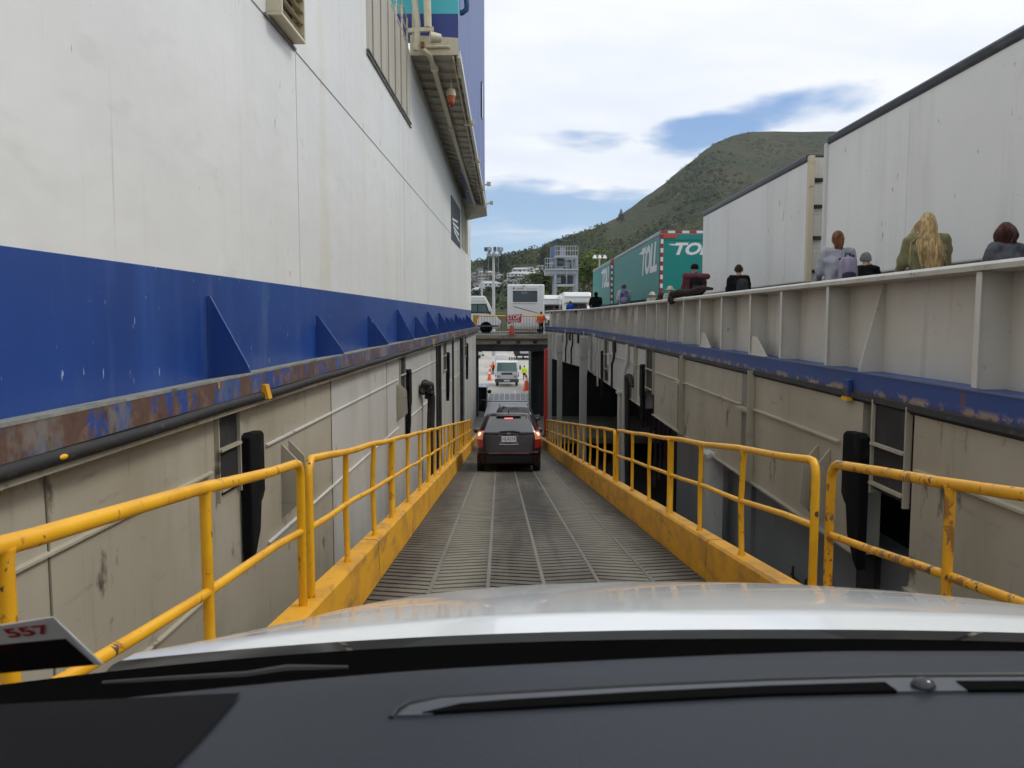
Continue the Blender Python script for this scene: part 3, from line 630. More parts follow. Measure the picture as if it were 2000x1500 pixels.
# quay
qz = lambda y: -6.62-.03*(max(68, min(112, y))-68)
m = MB()
rows = [(64, -8.6), (68.2, -8.6), (68.21, -6.66), (72, qz(72)), (90, qz(90)), (112, qz(112)), (240, -7.95), (420, -7.9)]
vs = []; fs = []
for (y, z) in rows: vs += [(-300, y, z), (300, y, z)]
for i in range(len(rows)-1): fs.append((2*i, 2*i+1, 2*i+3, 2*i+2))
m.add(vs, fs); structure(m.build('quay', m_conc))
for x in (-2.0, 0.2, 2.4):
    m = MB(); m.prism([(x, 70.5, qz(70.5)+.004), (x+.14, 70.5, qz(70.5)+.004), (x+.14, 72, qz(72)+.008), (x, 72, qz(72)+.008)], (0, 0, .004)); structure(m.build('lane_marking', m_let))

# ================================================================ RAMP
def rw_pt(x, y, z): return Vector((rc(y)+x, y, rz(y)+z))
HW = 1.447
m_ramp = mat('ramp_steel', (.100, .087, .067), .72, layers=[((.048, .043, .036), (1.2, .4, 1), .42, .62, .8), ((.17, .157, .127), (.9, .12, 1), .52, .68, .7), ((.045, .04, .034), (2.6, .09, 1), .54, .66, .75), ((.085, .05, .03), (3, 3, 3), .56, .68, .6)], bump=((30, 30, 30), .3, .004))
# lighter dried dirt where the tyres run: bands along the ramp
t = m_ramp.node_tree; bs = t.nodes['Principled BSDF']; src = bs.inputs['Base Color'].links[0].from_socket
ge = [n for n in t.nodes if n.type == 'NEW_GEOMETRY'][0]
sx = t.nodes.new('ShaderNodeSeparateXYZ'); t.links.new(ge.outputs['Position'], sx.inputs[0])
def tm(op, a, b):
    n = t.nodes.new('ShaderNodeMath'); n.operation = op
    for i, q in enumerate((a, b)):
        if isinstance(q, (int, float)): n.inputs[i].default_value = q
        else: t.links.new(q, n.inputs[i])
    return n.outputs[0]
xx = tm('SUBTRACT', tm('SUBTRACT', sx.outputs[0], tm('MULTIPLY', sx.outputs[1], RSK)), RC0)
dd = tm('ABSOLUTE', tm('SUBTRACT', tm('ABSOLUTE', tm('SUBTRACT', xx, .02), 0), .80), 0)
nz = t.nodes.new('ShaderNodeTexNoise'); nz.inputs['Scale'].default_value = 2.5; nz.inputs['Detail'].default_value = 6; t.links.new(ge.outputs['Position'], nz.inputs['Vector'])
dd = tm('ADD', dd, tm('MULTIPLY', tm('SUBTRACT', nz.outputs['Fac'], .5), .5))
mr = t.nodes.new('ShaderNodeMapRange'); t.links.new(dd, mr.inputs[0]); mr.inputs[1].default_value = .42; mr.inputs[2].default_value = .10; mr.inputs[4].default_value = .85
mx = t.nodes.new('ShaderNodeMix'); mx.data_type = 'RGBA'; t.links.new(mr.outputs[0], mx.inputs[0]); t.links.new(src, mx.inputs[6]); mx.inputs[7].default_value = (.215, .197, .152, 1)
t.links.new(mx.outputs[2], bs.inputs['Base Color'])
m = MB(); m.loft([[rw_pt(-HW-.15, y, -.01), rw_pt(HW+.15, y, -.01), rw_pt(HW+.15, y, -.4), rw_pt(-HW-.15, y, -.4)] for y in (-5, 46.9)])
ramp = structure(m.build('loading_ramp', mat('ramp_groove_dirt', (.026, .023, .019), .85, layers=[((.06, .054, .043), (4, 4, 4), .45, .65, .8)])))  # plate between the tread bars in a darker colour
# longitudinal weld strips and tread bars
bnd = [-HW+2*HW*k/6 for k in range(7)]
m_strip = mat('ramp_weld_strip', (.17, .162, .138), .7, layers=[((.12,.11,.10),(3,.6,3),.45,.65,.8)])
for x in bnd[1:6]:
    m = MB(); m.loft([[rw_pt(x-.022, y, -.012), rw_pt(x+.022, y, -.012), rw_pt(x+.016, y, .006), rw_pt(x-.016, y, .006)] for y in (-2, 46.8)]); m.build('weld_strip', m_strip, ramp)
bar_me = {}
W6 = 2*HW/6
for s in (0, 1):
    b = MB(); sk = .06 if s else -.06; hw_ = W6/2-.012
    b.prism([(-hw_, -sk-.054, -.002), (hw_, sk-.054, -.002), (hw_, sk+.054, -.002), (-hw_, -sk+.054, -.002)], (0, 0, .0125))
    bar_me[s] = b.mesh('tread_bar'); bar_me[s].materials.append(m_ramp)
rot = Matrix.Rotation(math.atan(RSL), 4, 'X')
rest = MB(); nb = 0
ang = math.atan(RSL); STEP = .155
y = 3.2
while y < 46.7:
    for k in range(6):
        c = rw_pt((bnd[k]+bnd[k+1])/2, y+(.03 if k % 2 else 0), -.01)
        if nb < 300 and y > 4.2:
            share('tread_bar', bar_me[k % 2], ramp, Matrix.Translation(c) @ rot); nb += 1
        else:
            mm_ = Matrix.Translation(c) @ rot; me = bar_me[k % 2]
            rest.add([mm_ @ v.co for v in me.vertices], [tuple(p.vertices) for p in me.polygons])
    y += STEP
stuff(rest.build('tread_bars_beyond', m_ramp, ramp))
for sgn in (-1, 1):
    for a, b in ((-5, 6.9), (6.93, 17.9), (17.93, 30.9), (30.93, 46.8)):
        m = MB(); i0, i1 = HW*sgn, (HW+.17)*sgn
        m.loft([[rw_pt(i0, y, -.05), rw_pt(i0+.012*sgn, y, .335), rw_pt(i0+.03*sgn, y, .355), rw_pt(i1-.01*sgn, y, .355), rw_pt(i1, y, .34), rw_pt(i1, y, -.35)] for y in (a, b)])
        m.build('kerb', m_kerb, ramp)

# handrails
def handrail(label, side, ya, yb, posts, thick=(), r=.0255, dz=None, my=None):
    my = my or m_yel
    X = (HW+.085)*side; o = thing('handrail', rw_pt(X, (ya+yb)/2, .355), label, 'handrail', 'yellow handrails on the ramp')
    H = .845; dz = dz or (lambda y: 0)
    pt = lambda y, h: rw_pt(X, y, .355+h+dz(y))
    e = .09
    def dents(y): return Vector((.008*math.sin(y*2.3), 0, .006*math.sin(y*3.1+side)))
    n = max(2, int((yb-ya)/.5)); mid = [pt(ya+e+(yb-ya-2*e)*k/n, H)+dents(ya+k*.5) for k in range(n+1)]
    top = [pt(ya, .0), pt(ya, H-e), pt(ya+.012, H-e*.45), pt(ya+.045, H-.008)]+mid+[pt(yb-.045, H-.008), pt(yb-.012, H-e*.45), pt(yb, H-e), pt(yb, 0)]
    MB().tube(top, r, 12).build('top_rail', my, o, smooth=60)
    MB().tube([pt(ya+(yb-ya)*k/n, H*.52)+dents(ya+k*.5+1) for k in range(n+1)], r*.82, 10).build('mid_rail', my, o, smooth=60)
    for y in posts:
        w_ = r*1.35 if y in thick else r*.86
        j = Vector((.012*math.sin(y*5), .02*math.sin(y*3.3), 0))
        fp = pt(y, 0); MB().tube([pt(y, 0), pt(y, .012), pt(y, .03), pt(y, H*.5)+j, pt(y, H-.04), pt(y, H-.012)], [w_*1.45, w_*1.4, w_, w_, w_, w_*1.2], 10).build('post', my, o, smooth=60)
    return o
lp_ = [5.87, 7.17, 8.39, 9.85, 11.3, 12.7, 13.9, 15.2, 16.5, 17.8, 19.1, 20.4, 21.7, 23, 24.3, 25.6, 26.9, 28.2, 29.5, 30.8]
near_dz = lambda y: -.006*max(0, 4.5-y)
handrail('long yellow handrail on the left kerb beyond the joint, running down beside the dark hatchback', -1, 4.72, 32, lp_, (8.39, 12.7, 17.8, 23))
handrail('near yellow handrail at lower left, closest to the white bonnet', -1, .35, 4.52, [1.80, 3.05], dz=near_dz)
handrail('yellow handrail on the right kerb between the near gate gap and its first joint', 1, 4.74, 12.75, [6.15, 7.45, 8.78, 10.0, 11.3], (8.78,))
handrail('farthest yellow handrail on the right kerb, ending by the red post', 1, 13.05, 32, [14.3, 15.4, 16.6, 17.9, 19.2, 20.5, 21.8, 23.1, 24.4, 25.7, 27, 28.3, 29.6, 30.9])
handrail('near chipped yellow handrail at lower right with grey scuffed top', 1, .35, 4.52, [2.05, 3.32], dz=lambda y: -.01, my=m_yelw)
# ================================================================ VEHICLES
LOCAL[0] = True
def ring(z, hw, yr, yf, rcx, rcy, crown=.05):
    h = []
    for i in range(5):
        x = (hw-rcx)*i/4; h.append((x, yr+crown*(x/hw)**2))
    yb = yr+crown*((hw-rcx)/hw)**2; yt = yf-crown*((hw-rcx)/hw)**2
    for i in range(1, 6):
        a = i/5*math.pi/2; h.append((hw-rcx+rcx*math.sin(a), yb+rcy*(1-math.cos(a))))
    ya, yz = yb+rcy, yt-rcy
    for i in (1, 2): h.append((hw, ya+(yz-ya)*i/3))
    for i in range(0, 5):
        a = (1-i/5)*math.pi/2; h.append((hw-rcx+rcx*math.sin(a), yt-rcy*(1-math.cos(a))))
    for i in range(4, -1, -1):
        x = (hw-rcx)*i/4; h.append((x, yf-crown*(x/hw)**2))
    full = h+[(-x, y) for x, y in h[-2:0:-1]]
    return [Vector((x, y, z)) for x, y in full]
class Shell:
    def __init__(s, levels): s.lv = levels
    def at(s, z):
        lv = s.lv
        for a, b in zip(lv, lv[1:]):
            if a[0] <= z <= b[0]:
                t = (z-a[0])/(b[0]-a[0]); return [p+(q-p)*t for p, q in zip(a, b)]
        return lv[-1]
    def rear(s, u, z, off=0.0):
        _, hw, yr, yf, rcx, rcy = s.at(z); x = abs(u)*hw; c = .05
        if x <= hw-rcx: y = yr+c*(x/hw)**2; n = Vector((0, -1, 0))
        else:
            sa = min(1, (x-(hw-rcx))/rcx); a = math.asin(sa); y = yr+c*((hw-rcx)/hw)**2+rcy*(1-math.cos(a)); n = Vector((sa, -math.cos(a), 0))
        p = Vector((x, y, z))+n*off
        return Vector((math.copysign(1, u)*p.x if u else 0, p.y, p.z))
    def patch(s, u0, u1, z0, z1, off=.006, nu=8, nv=4, thick=.02):
        m = MB(); m.grid(lambda a, b: s.rear(u0+(u1-u0)*a, z0+(z1-z0)*b, off), nu, nv); return m
    def build(s, name, mm, parent):
        return MB().loft([ring(*l) for l in s.lv]).build(name, mm, parent, smooth=40)
def wheel(parent, x, y, r, w_=.2, side=1, name='wheel'):
    m = MB(); m.lathe([(-w_/2, r*.68), (-w_/2, r*.94), (-w_/2+.03, r), (w_/2-.03, r), (w_/2, r*.94), (w_/2, r*.68)], (x, y, r), 'x', 24); o = m.build(name, m_tyre, parent, smooth=40)
    m = MB(); m.lathe([(-w_/2+.02, r*.69), (w_/2-.02, r*.69)], (x, y, r), 'x', 24); q = m.build('rim', m_steeldk, o, smooth=40)
    m = MB(); xo = x+side*(w_/2-.012)
    for k in range(6):
        a = k*math.pi/3; m.bar((xo, y, r), (xo, y+math.cos(a)*r*.66, r+math.sin(a)*r*.66), .05, .035, (1, 0, 0))
    m.cyl((xo-.03*side, y, r), (xo+.02*side, y, r), r*.2); m.build('spokes', m_alloy, o)
    return o
def mirror_arm(parent, x, y, z, s, mm):
    m = MB(); m.ell((x+s*.10, y, z), (.10, .07, .075), 12, 8); m.bar((x-s*.02, y, z-.03), (x+s*.06, y, z-.03), .05, .03); return m.build('door_mirror', mm, parent, smooth=True)

# the dark maroon hatchback
yy = 19.45; fit = thing('hatchback', (-.075, yy, rz(yy)), 'dark maroon hatchback with lit tail lamps, seen from behind on the ramp', 'car')
fit.rotation_euler = (math.atan(RSL), 0, -RSK); fit.scale = (.97, 1, .97)
S = Shell([(.17, .70, .10, 3.72, .25, .25), (.22, .78, .03, 3.78, .28, .28), (.45, .83, -.01, 3.82, .26, .3), (.50, .835, -.015, 3.82, .25, .3), (.53, .835, .03, 3.8, .25, .3), (.70, .84, .06, 3.75, .24, .3), (.86, .838, .08, 3.7, .24, .3), (.98, .825, .12, 3.55, .22, .3),
    (1.08, .775, .18, 2.95, .20, .3), (1.25, .70, .29, 2.55, .19, .3), (1.40, .63, .40, 2.2, .18, .3), (1.48, .58, .47, 1.95, .2, .3), (1.515, .50, .60, 1.75, .2, .3), (1.53, .34, .80, 1.5, .2, .3)])
S.build('body', m_maroon, fit)
gl = S.patch(-.80, .80, 1.02, 1.43, .006, 10, 5).build('rear_window', mat('hatch_glass', (.045, .048, .05), .06, spec=1.0, coat=1.0), fit, smooth=True)
m = MB(); m.tube([S.rear(-.80, 1.0, .01), S.rear(-.4, .985, .012), S.rear(0, .98, .012), S.rear(.4, .985, .012), S.rear(.80, 1.0, .01)], .018, 6); m.build('window_seal', m_black, gl)
for s in (-1, 1):
    MB().grid(lambda a, b: Vector((s*(S.at(1.06+.36*b)[1]+.004), .75+.10*b+(1.35-.3*b)*a, 1.06+.36*b)), 4, 3).build('side_window', m_glass, fit, smooth=True)
    l1 = S.patch(s*.80, s*1.0, .84, 1.06, .012, 8, 4).build('tail_lamp', m_lampc, fit, smooth=True)
    S.patch(s*.79, s*1.0, .62, .838, .012, 8, 4).build('lamp_lower', m_lampo, l1, smooth=True)
    m = MB(); m.ell(S.rear(s*.90, .97, .0), (.055, .03, .055)); m.build('bulb', m_lamp, l1, smooth=True)
    mirror_arm(fit, s*.80, 2.35, 1.02, s, m_carblk)
    for y in (.62, 3.05): wheel(fit, s*.735, y, .30, .19, s)
m = MB(); m.grid(lambda a, b: S.rear(-.55+1.1*a, 1.44+.045*b, .03+.05*(1-b)), 8, 2); m.build('spoiler', m_maroon, fit, smooth=True)
m = MB(); m.box(-.11, .345, 1.36, .11, .375, 1.395); m.build('high_brake_lamp', m_brake, fit)
m = MB(); m.tube([S.rear(.0, 1.01, .02), S.rear(.12, 1.05, .03), S.rear(.35, 1.03, .03)], .014, 6); m.tube([S.rear(-.3, 1.04, .03), S.rear(.14, 1.06, .035)], .012, 6); m.build('wiper', m_black, fit)
MB().prism([S.rear(-.27, .73, .004), S.rear(.27, .73, .004), S.rear(.31, .96, .004), S.rear(-.31, .96, .004)], (0, .004, 0)).build('plate_recess', m_carblk, fit)
pl = MB().box(-.19, .055, .775, .19, .068, .925).build('number_plate', m_plate, fit)
text('plate_text', 'HLA214', .125, frame((0, .0545, .85), (1, 0, 0), (0, 0, 1)), m_black, pl, ext=.0008, sx=.78)
m = MB(); m.tube([S.rear(-.30, .712, .012), S.rear(0, .70, .018), S.rear(.30, .712, .012)], .013, 6); m.build('tailgate_trim', mat('trim_dull_chrome', (.35,.30,.30), .3, .6), fit, smooth=True)
m = MB(); m.tube([S.rear(-.62, .485, .006), S.rear(0, .49, .012), S.rear(.62, .485, .006)], .016, 6); m.build('bumper_lip', mat('bumper_lip', (.16,.06,.07), .3), fit, smooth=True)  # paler strip: highlight on the bumper edge put into its colour
S.patch(-.86, .86, .24, .43, .006, 10, 3).build('bumper_lower', m_black, fit, smooth=True)
m = MB()
for dxx in (-.035, .035): m.bar((dxx*.8, .10, .965), (dxx, .10, 1.015), .012, .012)
m.bar((-.03, .10, .99), (.03, .10, .99), .012, .01); m.build('badge', m_chrome, fit)
MB().cyl((0, .62, 1.52), (0, .52, 1.62), .012, .006, 6).build('antenna', m_black, fit)
m = MB(); m.box(-.74, .25, .17, .74, 3.6, .26); m.build('underbody', m_black, fit)

# black wagon ahead of it
yy = 29.6; suv = thing('estate_car', (.10, yy, rz(yy)), 'black estate car partly hidden in front of the maroon hatchback', 'car')
suv.rotation_euler = (math.atan(RSL), 0, -RSK); suv.scale = (1.02, 1, 1.05)
S2 = Shell([(.22, .80, .05, 4.3, .25, .3), (.5, .88, .0, 4.4, .25, .3), (.95, .89, .06, 4.3, .25, .3), (1.08, .86, .10, 3.4, .22, .3), (1.35, .74, .22, 2.9, .2, .3), (1.58, .62, .34, 2.5, .18, .3), (1.66, .52, .5, 2.3, .2, .3), (1.68, .35, .7, 2.1, .2, .3)])
S2.build('body', m_carblk, suv)
S2.patch(-.82, .82, 1.16, 1.56, .006, 8, 4).build('rear_window', m_glass, suv, smooth=True)
MB().box(-.16, .27, 1.595, .16, .30, 1.62).build('high_brake_lamp', mat('brake_unlit', (.3,.22,.22), .3), suv)
for s in (-1, 1):
    S2.patch(s*.80, s*1.0, .8, 1.05, .01, 6, 3).build('tail_lamp', m_lampo, suv, smooth=True)
    mirror_arm(suv, s*.86, 2.6, 1.15, s, m_carblk)
    MB().tube([(s*.56, .6, 1.70), (s*.56, .9, 1.74), (s*.56, 2.0, 1.74), (s*.56, 2.2, 1.68)], .016, 6).build('roof_rail', m_black, suv)
    for y in (.8, 3.4): wheel(suv, s*.77, y, .34, .21, s)

def box_body(name, x0, y0, z0, x1, y1, z1, mm, parent, bev=.05):
    return MB().box(x0, y0, z0, x1, y1, z1).build(name, mm, parent, bevel=bev)
# motorhome on the upper link deck, rear towards us
mh = thing('motorhome', (1.02, 58.6, -1.2), 'white motorhome with a wide dark rear window behind the stop sign', 'motorhome')
k = 1/26.4
box_body('body', -1.36, 0, .42, 1.36, 6.6, 3.62, m_vwhite, mh, .10)
MB().box(-1.37, -.02, .35, 1.37, .3, .62).build('bumper', mat('bumper_grey', (.55,.55,.55), .5), mh, bevel=.04)
rw_ = MB().prism([(x, -.012, z) for x, z in ((-.92, 2.45), (-.86, 2.40-.02), (.72, 2.38), (.80, 2.45), (.80, 3.03), (.72, 3.10), (-.84, 3.10), (-.92, 3.03))], (0, .02, 0)).build('rear_window', m_glass, mh)
MB().prism([(-.96, -.004, 2.33), (.84, -.004, 2.33), (.84, -.004, 3.15), (-.96, -.004, 3.15)], (0, .012, 0)).build('window_frame', m_black, rw_)
MB().box(-.35, -.016, 2.95, .1, -.0125, 3.08).build('blind', mat('blind_grey', (.2,.2,.2), .7), rw_)
m = MB(); cx, cz = -.88, 3.33
st = [(cx+math.cos(math.pi/2+i*math.pi/5)*(.12 if i % 2 == 0 else .045), -.008, cz+math.sin(math.pi/2+i*math.pi/5)*(.12 if i % 2 == 0 else .045)) for i in range(10)]
m.prism(st, (0, .01, 0)); m.build('star_emblem', m_black, mh)
m_greytxt = mat('grey_print', (.28, .27, .25), .6)
m = MB(); random.seed(5)
x = -.68
while x < -.12: m.box(x, -.006, 3.25, x+.045, -.001, 3.25+random.choice((.09, .09, .13))); x += .07
x = 0.05
while x < .85: m.box(x, -.006, 3.25, x+.028, -.001, 3.25+random.choice((.05, .05, .07))); x += .045
x = -.95
while x < .8: m.box(x, -.006, 2.17, x+.035, -.001, 2.17+random.choice((.06, .06, .09))); x += .055
m.build('print', m_greytxt, mh)
MB().prism([(-1.0, -.006, 2.0), (-.75, -.006, 2.0), (.85, -.006, 1.55), (.95, -.006, 1.48), (.2, -.006, 1.66)], (0, .006, 0)).build('swoosh', mat('swoosh_grey', (.22,.19,.17), .5), mh)
for x in (-1.1, 1.1): MB().cyl((x, -.03, 3.5), (x, .02, 3.5), .03).build('marker_lamp', m_red, mh)
MB().cyl((-.15, -.05, 3.5), (-.15, .02, 3.5), .05).build('camera', m_black, mh)
for s in (-1, 1):
    MB().box(s*1.22-.08, -.03, .72, s*1.22+.08, .02, 1.12).build('tail_lamp', m_lampo, mh, bevel=.01)
    for y in (1.5, 5.4): wheel(mh, s*1.12, y, .38, .24, s)
MB().box(-.3, -.026, .70, .3, .0, .84).build('number_plate', m_plate, mh)
for y in (1.0, 2.9): MB().box(-1.372, y, 2.2, -1.355, y+1.1, 3.0).build('side_window', m_glass, mh)
MB().box(-1.37, 4.0, .6, -1.358, 4.8, 2.7).build('side_door', mat('door_white', (.7,.7,.7), .4), mh)

# white van parked side-on
vn = thing('van', (-3.0, 59.6, -1.2), 'white high-roof van standing side-on left of the motorhome', 'van')
m = MB(); m.prism([(-3.2, 0, .35), (2.0, 0, .35), (2.2, 0, .9), (1.7, 0, 1.35), (1.15, 0, 2.45), (.95, 0, 2.8), (-3.1, 0, 2.82), (-3.25, 0, 2.6)], (0, 1.9, 0)); m.build('body', m_vwhite, vn, bevel=.08)
wf = MB().prism([(-1.45, -.012, 1.50), (1.32, -.012, 1.50), (1.08, -.012, 2.22), (-1.45, -.012, 2.22)], (0, .02, 0)).build('side_window', m_black, vn)
MB().box(-1.37, -.018, 1.58, .38, -.013, 2.15).build('pane', m_glassg, wf)
MB().prism([(.45, -.018, 1.58), (1.2, -.018, 1.58), (1.0, -.018, 2.15), (.45, -.018, 2.15)], (0, .005, 0)).build('pane', m_glassg, wf)
MB().prism([(-.95, -.024, 1.58), (-.55, -.024, 1.58), (-.68, -.024, 1.85), (-.5, -.024, 2.15), (-1.0, -.024, 2.15), (-.82, -.024, 1.85)], (0, .004, 0)).build('curtain', mat('curtain_pale', (.5,.58,.55), .8), wf)
MB().box(-3.2, -.012, 2.36, 1.0, -.001, 2.40).build('roof_seam', mat('seam_soft', (0,0,0)), vn)
MB().box(-3.2, -.03, .5, 2.0, .0, .62).build('sill_trim', m_steeldk, vn)
for x in (-2.2, 1.05):
    o = thing  # wheels turned to face us
    m = MB(); m.lathe([(-.11, .26), (-.11, .36), (-.08, .40), (.08, .40), (.11, .36), (.11, .26)], (x, .12, .40), 'y', 24); wo_ = m.build('wheel', m_tyre, vn, smooth=40)
    m = MB(); m.lathe([(-.08, .265), (.08, .265)], (x, .12, .40), 'y', 24); m.build('rim', m_steeldk, wo_, smooth=40)
    m = MB()
    for q in range(5):
        a = q*2*math.pi/5+.3; m.bar((x, .02, .40), (x+math.cos(a)*.26, .02, .40+math.sin(a)*.26), .03, .06, (0, 1, 0))
    m.cyl((x, .0, .4), (x, .06, .4), .07); m.build('spokes', m_alloy, wo_)
    MB().lathe([(-.02, .43), (.1, .43), (.1, .47), (-.02, .47)], (x, -.0, .42), 'y', 24).build('wheel_arch', m_black, vn)
MB().ell((1.35, -.12, 1.55), (.07, .09, .13)).build('door_mirror', m_black, vn, smooth=True)

def camper(loc, label, rot, luton=True):
    c = thing('campervan', loc, label, 'campervan', 'campervans queued on the upper deck'); c.rotation_euler = (0, 0, rot)
    box_body('body', -1.15, 1.2, .45, 1.15, 6.6, 3.1, m_vwhite, c, .10)
    m = MB(); m.prism([(-1.1, 1.25, 3.12), (-1.1, .25, 3.05), (-1.1, .05, 2.75), (-1.1, .1, 2.25), (-1.1, 1.25, 2.1)], (2.2, 0, 0)); m.build('over_cab_bed', m_vwhite, c, bevel=.08)
    m = MB(); m.prism([(-.95, 1.25, .45), (-.95, -.75, .45), (-.95, -.8, .95), (-.95, -.65, 1.2), (-.95, .15, 1.4), (-.95, .75, 2.15), (-.95, 1.25, 2.2)], (1.9, 0, 0)); m.build('cab', m_vwhite, c, bevel=.06)
    MB().prism([(-.84, .14, 1.46), (.84, .14, 1.46), (.74, .66, 2.12), (-.74, .66, 2.12)], (0, -.02, .012)).build('windscreen', m_glass, c)
    MB().prism([(-1.12, .035, 2.66), (1.12, .035, 2.66), (1.12, .03, 2.70), (-1.12, .03, 2.70)], (0, .02, 0)).build('bed_seam', m_greytxt, c)
    MB().box(-.5, -.83, .62, .5, -.79, .85).build('grille', m_black, c)
    MB().box(-.98, -.86, .42, .98, -.7, .62).build('bumper', m_steeldk, c, bevel=.03)
    for s in (-1, 1):
        MB().box(s*.72-.16, -.8, .84, s*.72+.16, -.72, 1.06).build('headlamp', m_alloy, c, bevel=.03)
        for y in (0, 5.2): wheel(c, s*.92, y, .36, .22, s)
        mirror_arm(c, s*.95, .35, 1.65, s, m_vwhite)
    MB().box(-1.158, 2.2, 1.75, -1.14, 3.4, 2.45).build('side_window', m_glass, c)
    MB().prism([(-1.158, 1.6, .8), (-1.158, 5, .8), (-1.158, 6.0, 2.0), (-1.158, 5.2, 2.0)], (.012, 0, 0)).build('swoosh', m_greytxt, c)
    return c
camper((5.35, 65, -1.02), 'white campervan with over-cab bed facing us, left of the black hooded person', 0)
camper((3.6, 71, -1.1), 'white campervan partly hidden between the motorhome and the other campervan', .06)

# trailers on the upper deck ------------------------------------------------------
LOCAL[0] = False
def trailer(name, x0, y0, y1, zt, label, mm, cat, trim, group):
    o = thing(name, (x0+1.25, (y0+y1)/2, -.5), label, cat, group)
    MB().box(x0, y0, .75, x0+2.5, y1, zt).build('body', mm, o, bevel=.03)
    MB().box(x0+.35, y0+.2, .45, x0+2.15, y1-.2, .75).build('chassis', m_black, o)
    for yw in (y0+1.3, y0+2.5, y1-2.5, y1-1.3):
        for sx_, xx_ in ((-1, x0+.3), (1, x0+2.2)):
            m = MB(); m.lathe([(-.14, .28), (-.14, .46), (-.1, .5), (.1, .5), (.14, .46), (.14, .28)], (xx_, yw, .0), 'x', 18); w_ = m.build('wheel', m_tyre, o, smooth=40)
            MB().lathe([(-.1, .29), (.1, .29)], (xx_, yw, 0), 'x', 18).build('rim', m_alloy, w_)
    MB().box(x0-.03, y0-.01, zt-.06, x0+2.53, y1+.01, zt+.12).build('roof_rail', trim, o, bevel=.05)
    return o
t1 = trailer('truck_trailer', 6.2, 1.5, 15.9, 3.42, 'nearest white box trailer with black roof rail, on the right edge', m_trailer, 'trailer', m_trim, 'box trailers on the upper deck')
t2 = trailer('truck_trailer', 6.2, 16.95, 26.1, 3.30, 'second white box trailer, between the nearest one and the teal trailer', m_trailer, 'trailer', m_trim, 'box trailers on the upper deck')
for tt, ysj in ((t1, [2.9+1.22*i for i in range(11)]), (t2, [18.2+1.22*i for i in range(7)])):
    for y in ysj[::4]: MB().box(6.1965, y, .8, 6.1995, y+.025, 3.25).build('panel_joint', mat('joint_grey', (.70,.695,.67), .5), tt)
for x in (6.95, 7.5): MB().cyl((x, 16.9, .8), (x, 16.9, 3.2), .025).build('lock_rod', m_alloy, t2)
MB().box(6.14, 15.86, .75, 6.28, 15.95, 3.4).build('corner_post', mat('post_pale', (.62,.62,.60), .45), t1, bevel=.01)
for x in (6.19, 6.62): MB().box(x, 16.84, .75, x+.12, 16.96, 3.36).build('corner_post', m_cream if x < 6.3 else m_bul, t2, bevel=.01)
for z in (1.0, 1.7, 2.35, 2.9):
    MB().box(6.30, 16.88, z, 6.52, 16.95, z+.42).build('door_hinge', m_bul, t2, bevel=.01)
    MB().box(6.31, 16.87, z-.07, 6.50, 16.95, z-.01).build('hinge_gap', m_grime, t2)
def toll(x0, y0, y1, label):
    o = trailer('truck_trailer', x0, y0, y1, 3.22, label, m_toll, 'trailer', mat('teal_roof_rail', (.30,.34,.33), .4), 'box trailers on the upper deck')
    # side lettering, near the rear end, reads towards us
    zc = 2.35
    side = frame((x0-.004, y0+2.6, zc), (0, -1, 0), (0, 0, 1))
    text('lettering', 'TOLL', 1.55, side, m_let, o, shear=.28, ext=.004, sx=1.02, bold=.06, space=.98)
    MB().prism([(x0-.006, y0+5.2, zc+.47), (x0-.006, y0+4.2, zc+.56), (x0-.006, y0+4.0, zc+.40)], (.004, 0, 0)).build('lettering_swoosh', m_let, o)
    rear_ = frame((x0+1.35, y0-.004, 2.62), (1, 0, 0), (0, 0, 1))
    text('lettering', 'TOLL', .62, rear_, m_let, o, shear=.30, ext=.004, sx=1.22, bold=.022, space=.95)
    MB().prism([(x0+.32, y0-.006, 2.83), (x0+.75, y0-.006, 2.83), (x0+.75, y0-.006, 2.76), (x0+.42, y0-.006, 2.78)], (0, .004, 0)).build('lettering_swoosh', m_let, o)
    n = 14
    for kx in range(9):
        MB().box(x0+.02+kx*.275, y0-.035, 3.24, x0+.02+kx*.275+.272, y0-.012, 3.33).build('reflector', m_red if kx % 2 == 0 else m_let, o)
    for kz in range(n):
        MB().box(x0+.02, y0-.03, .8+kz*.17, x0+.12, y0-.006, .8+kz*.17+.167).build('reflector', m_red if kz % 2 else m_let, o)
    MB().box(x0-.012, y0-.02, .75, x0+.018, y0+.10, 3.2).build('corner_post', mat('post_dark_teal', (.01,.05,.05), .4), o)
    MB().box(x0+.14, y0-.04, 3.06, x0+.62, y0-.004, 3.20).build('rear_lamp', mat('lamp_cluster', (.55,.07,.03), .3), o)
    MB().box(x0+.05, y0-.012, 2.96, x0+2.45, y0-.004, 2.99).build('shutter_line', mat('teal_dark', (.003,.12,.11), .4), o)
    MB().box(x0+1.70, y0-.02, 1.25, x0+2.0, y0-.003, 1.95).build('load_board', m_let, o)
    MB().box(x0+1.66, y0-.016, 1.2, x0+2.04, y0-.002, 2.0).build('board_frame', m_black, o)
    return o
toll(5.72, 31.0, 44.8, 'nearer teal box trailer with white TOLL lettering and red-white reflectors')
toll(5.72, 46.4, 56.5, 'farther smaller-looking teal TOLL trailer at the left end of the trailer row')

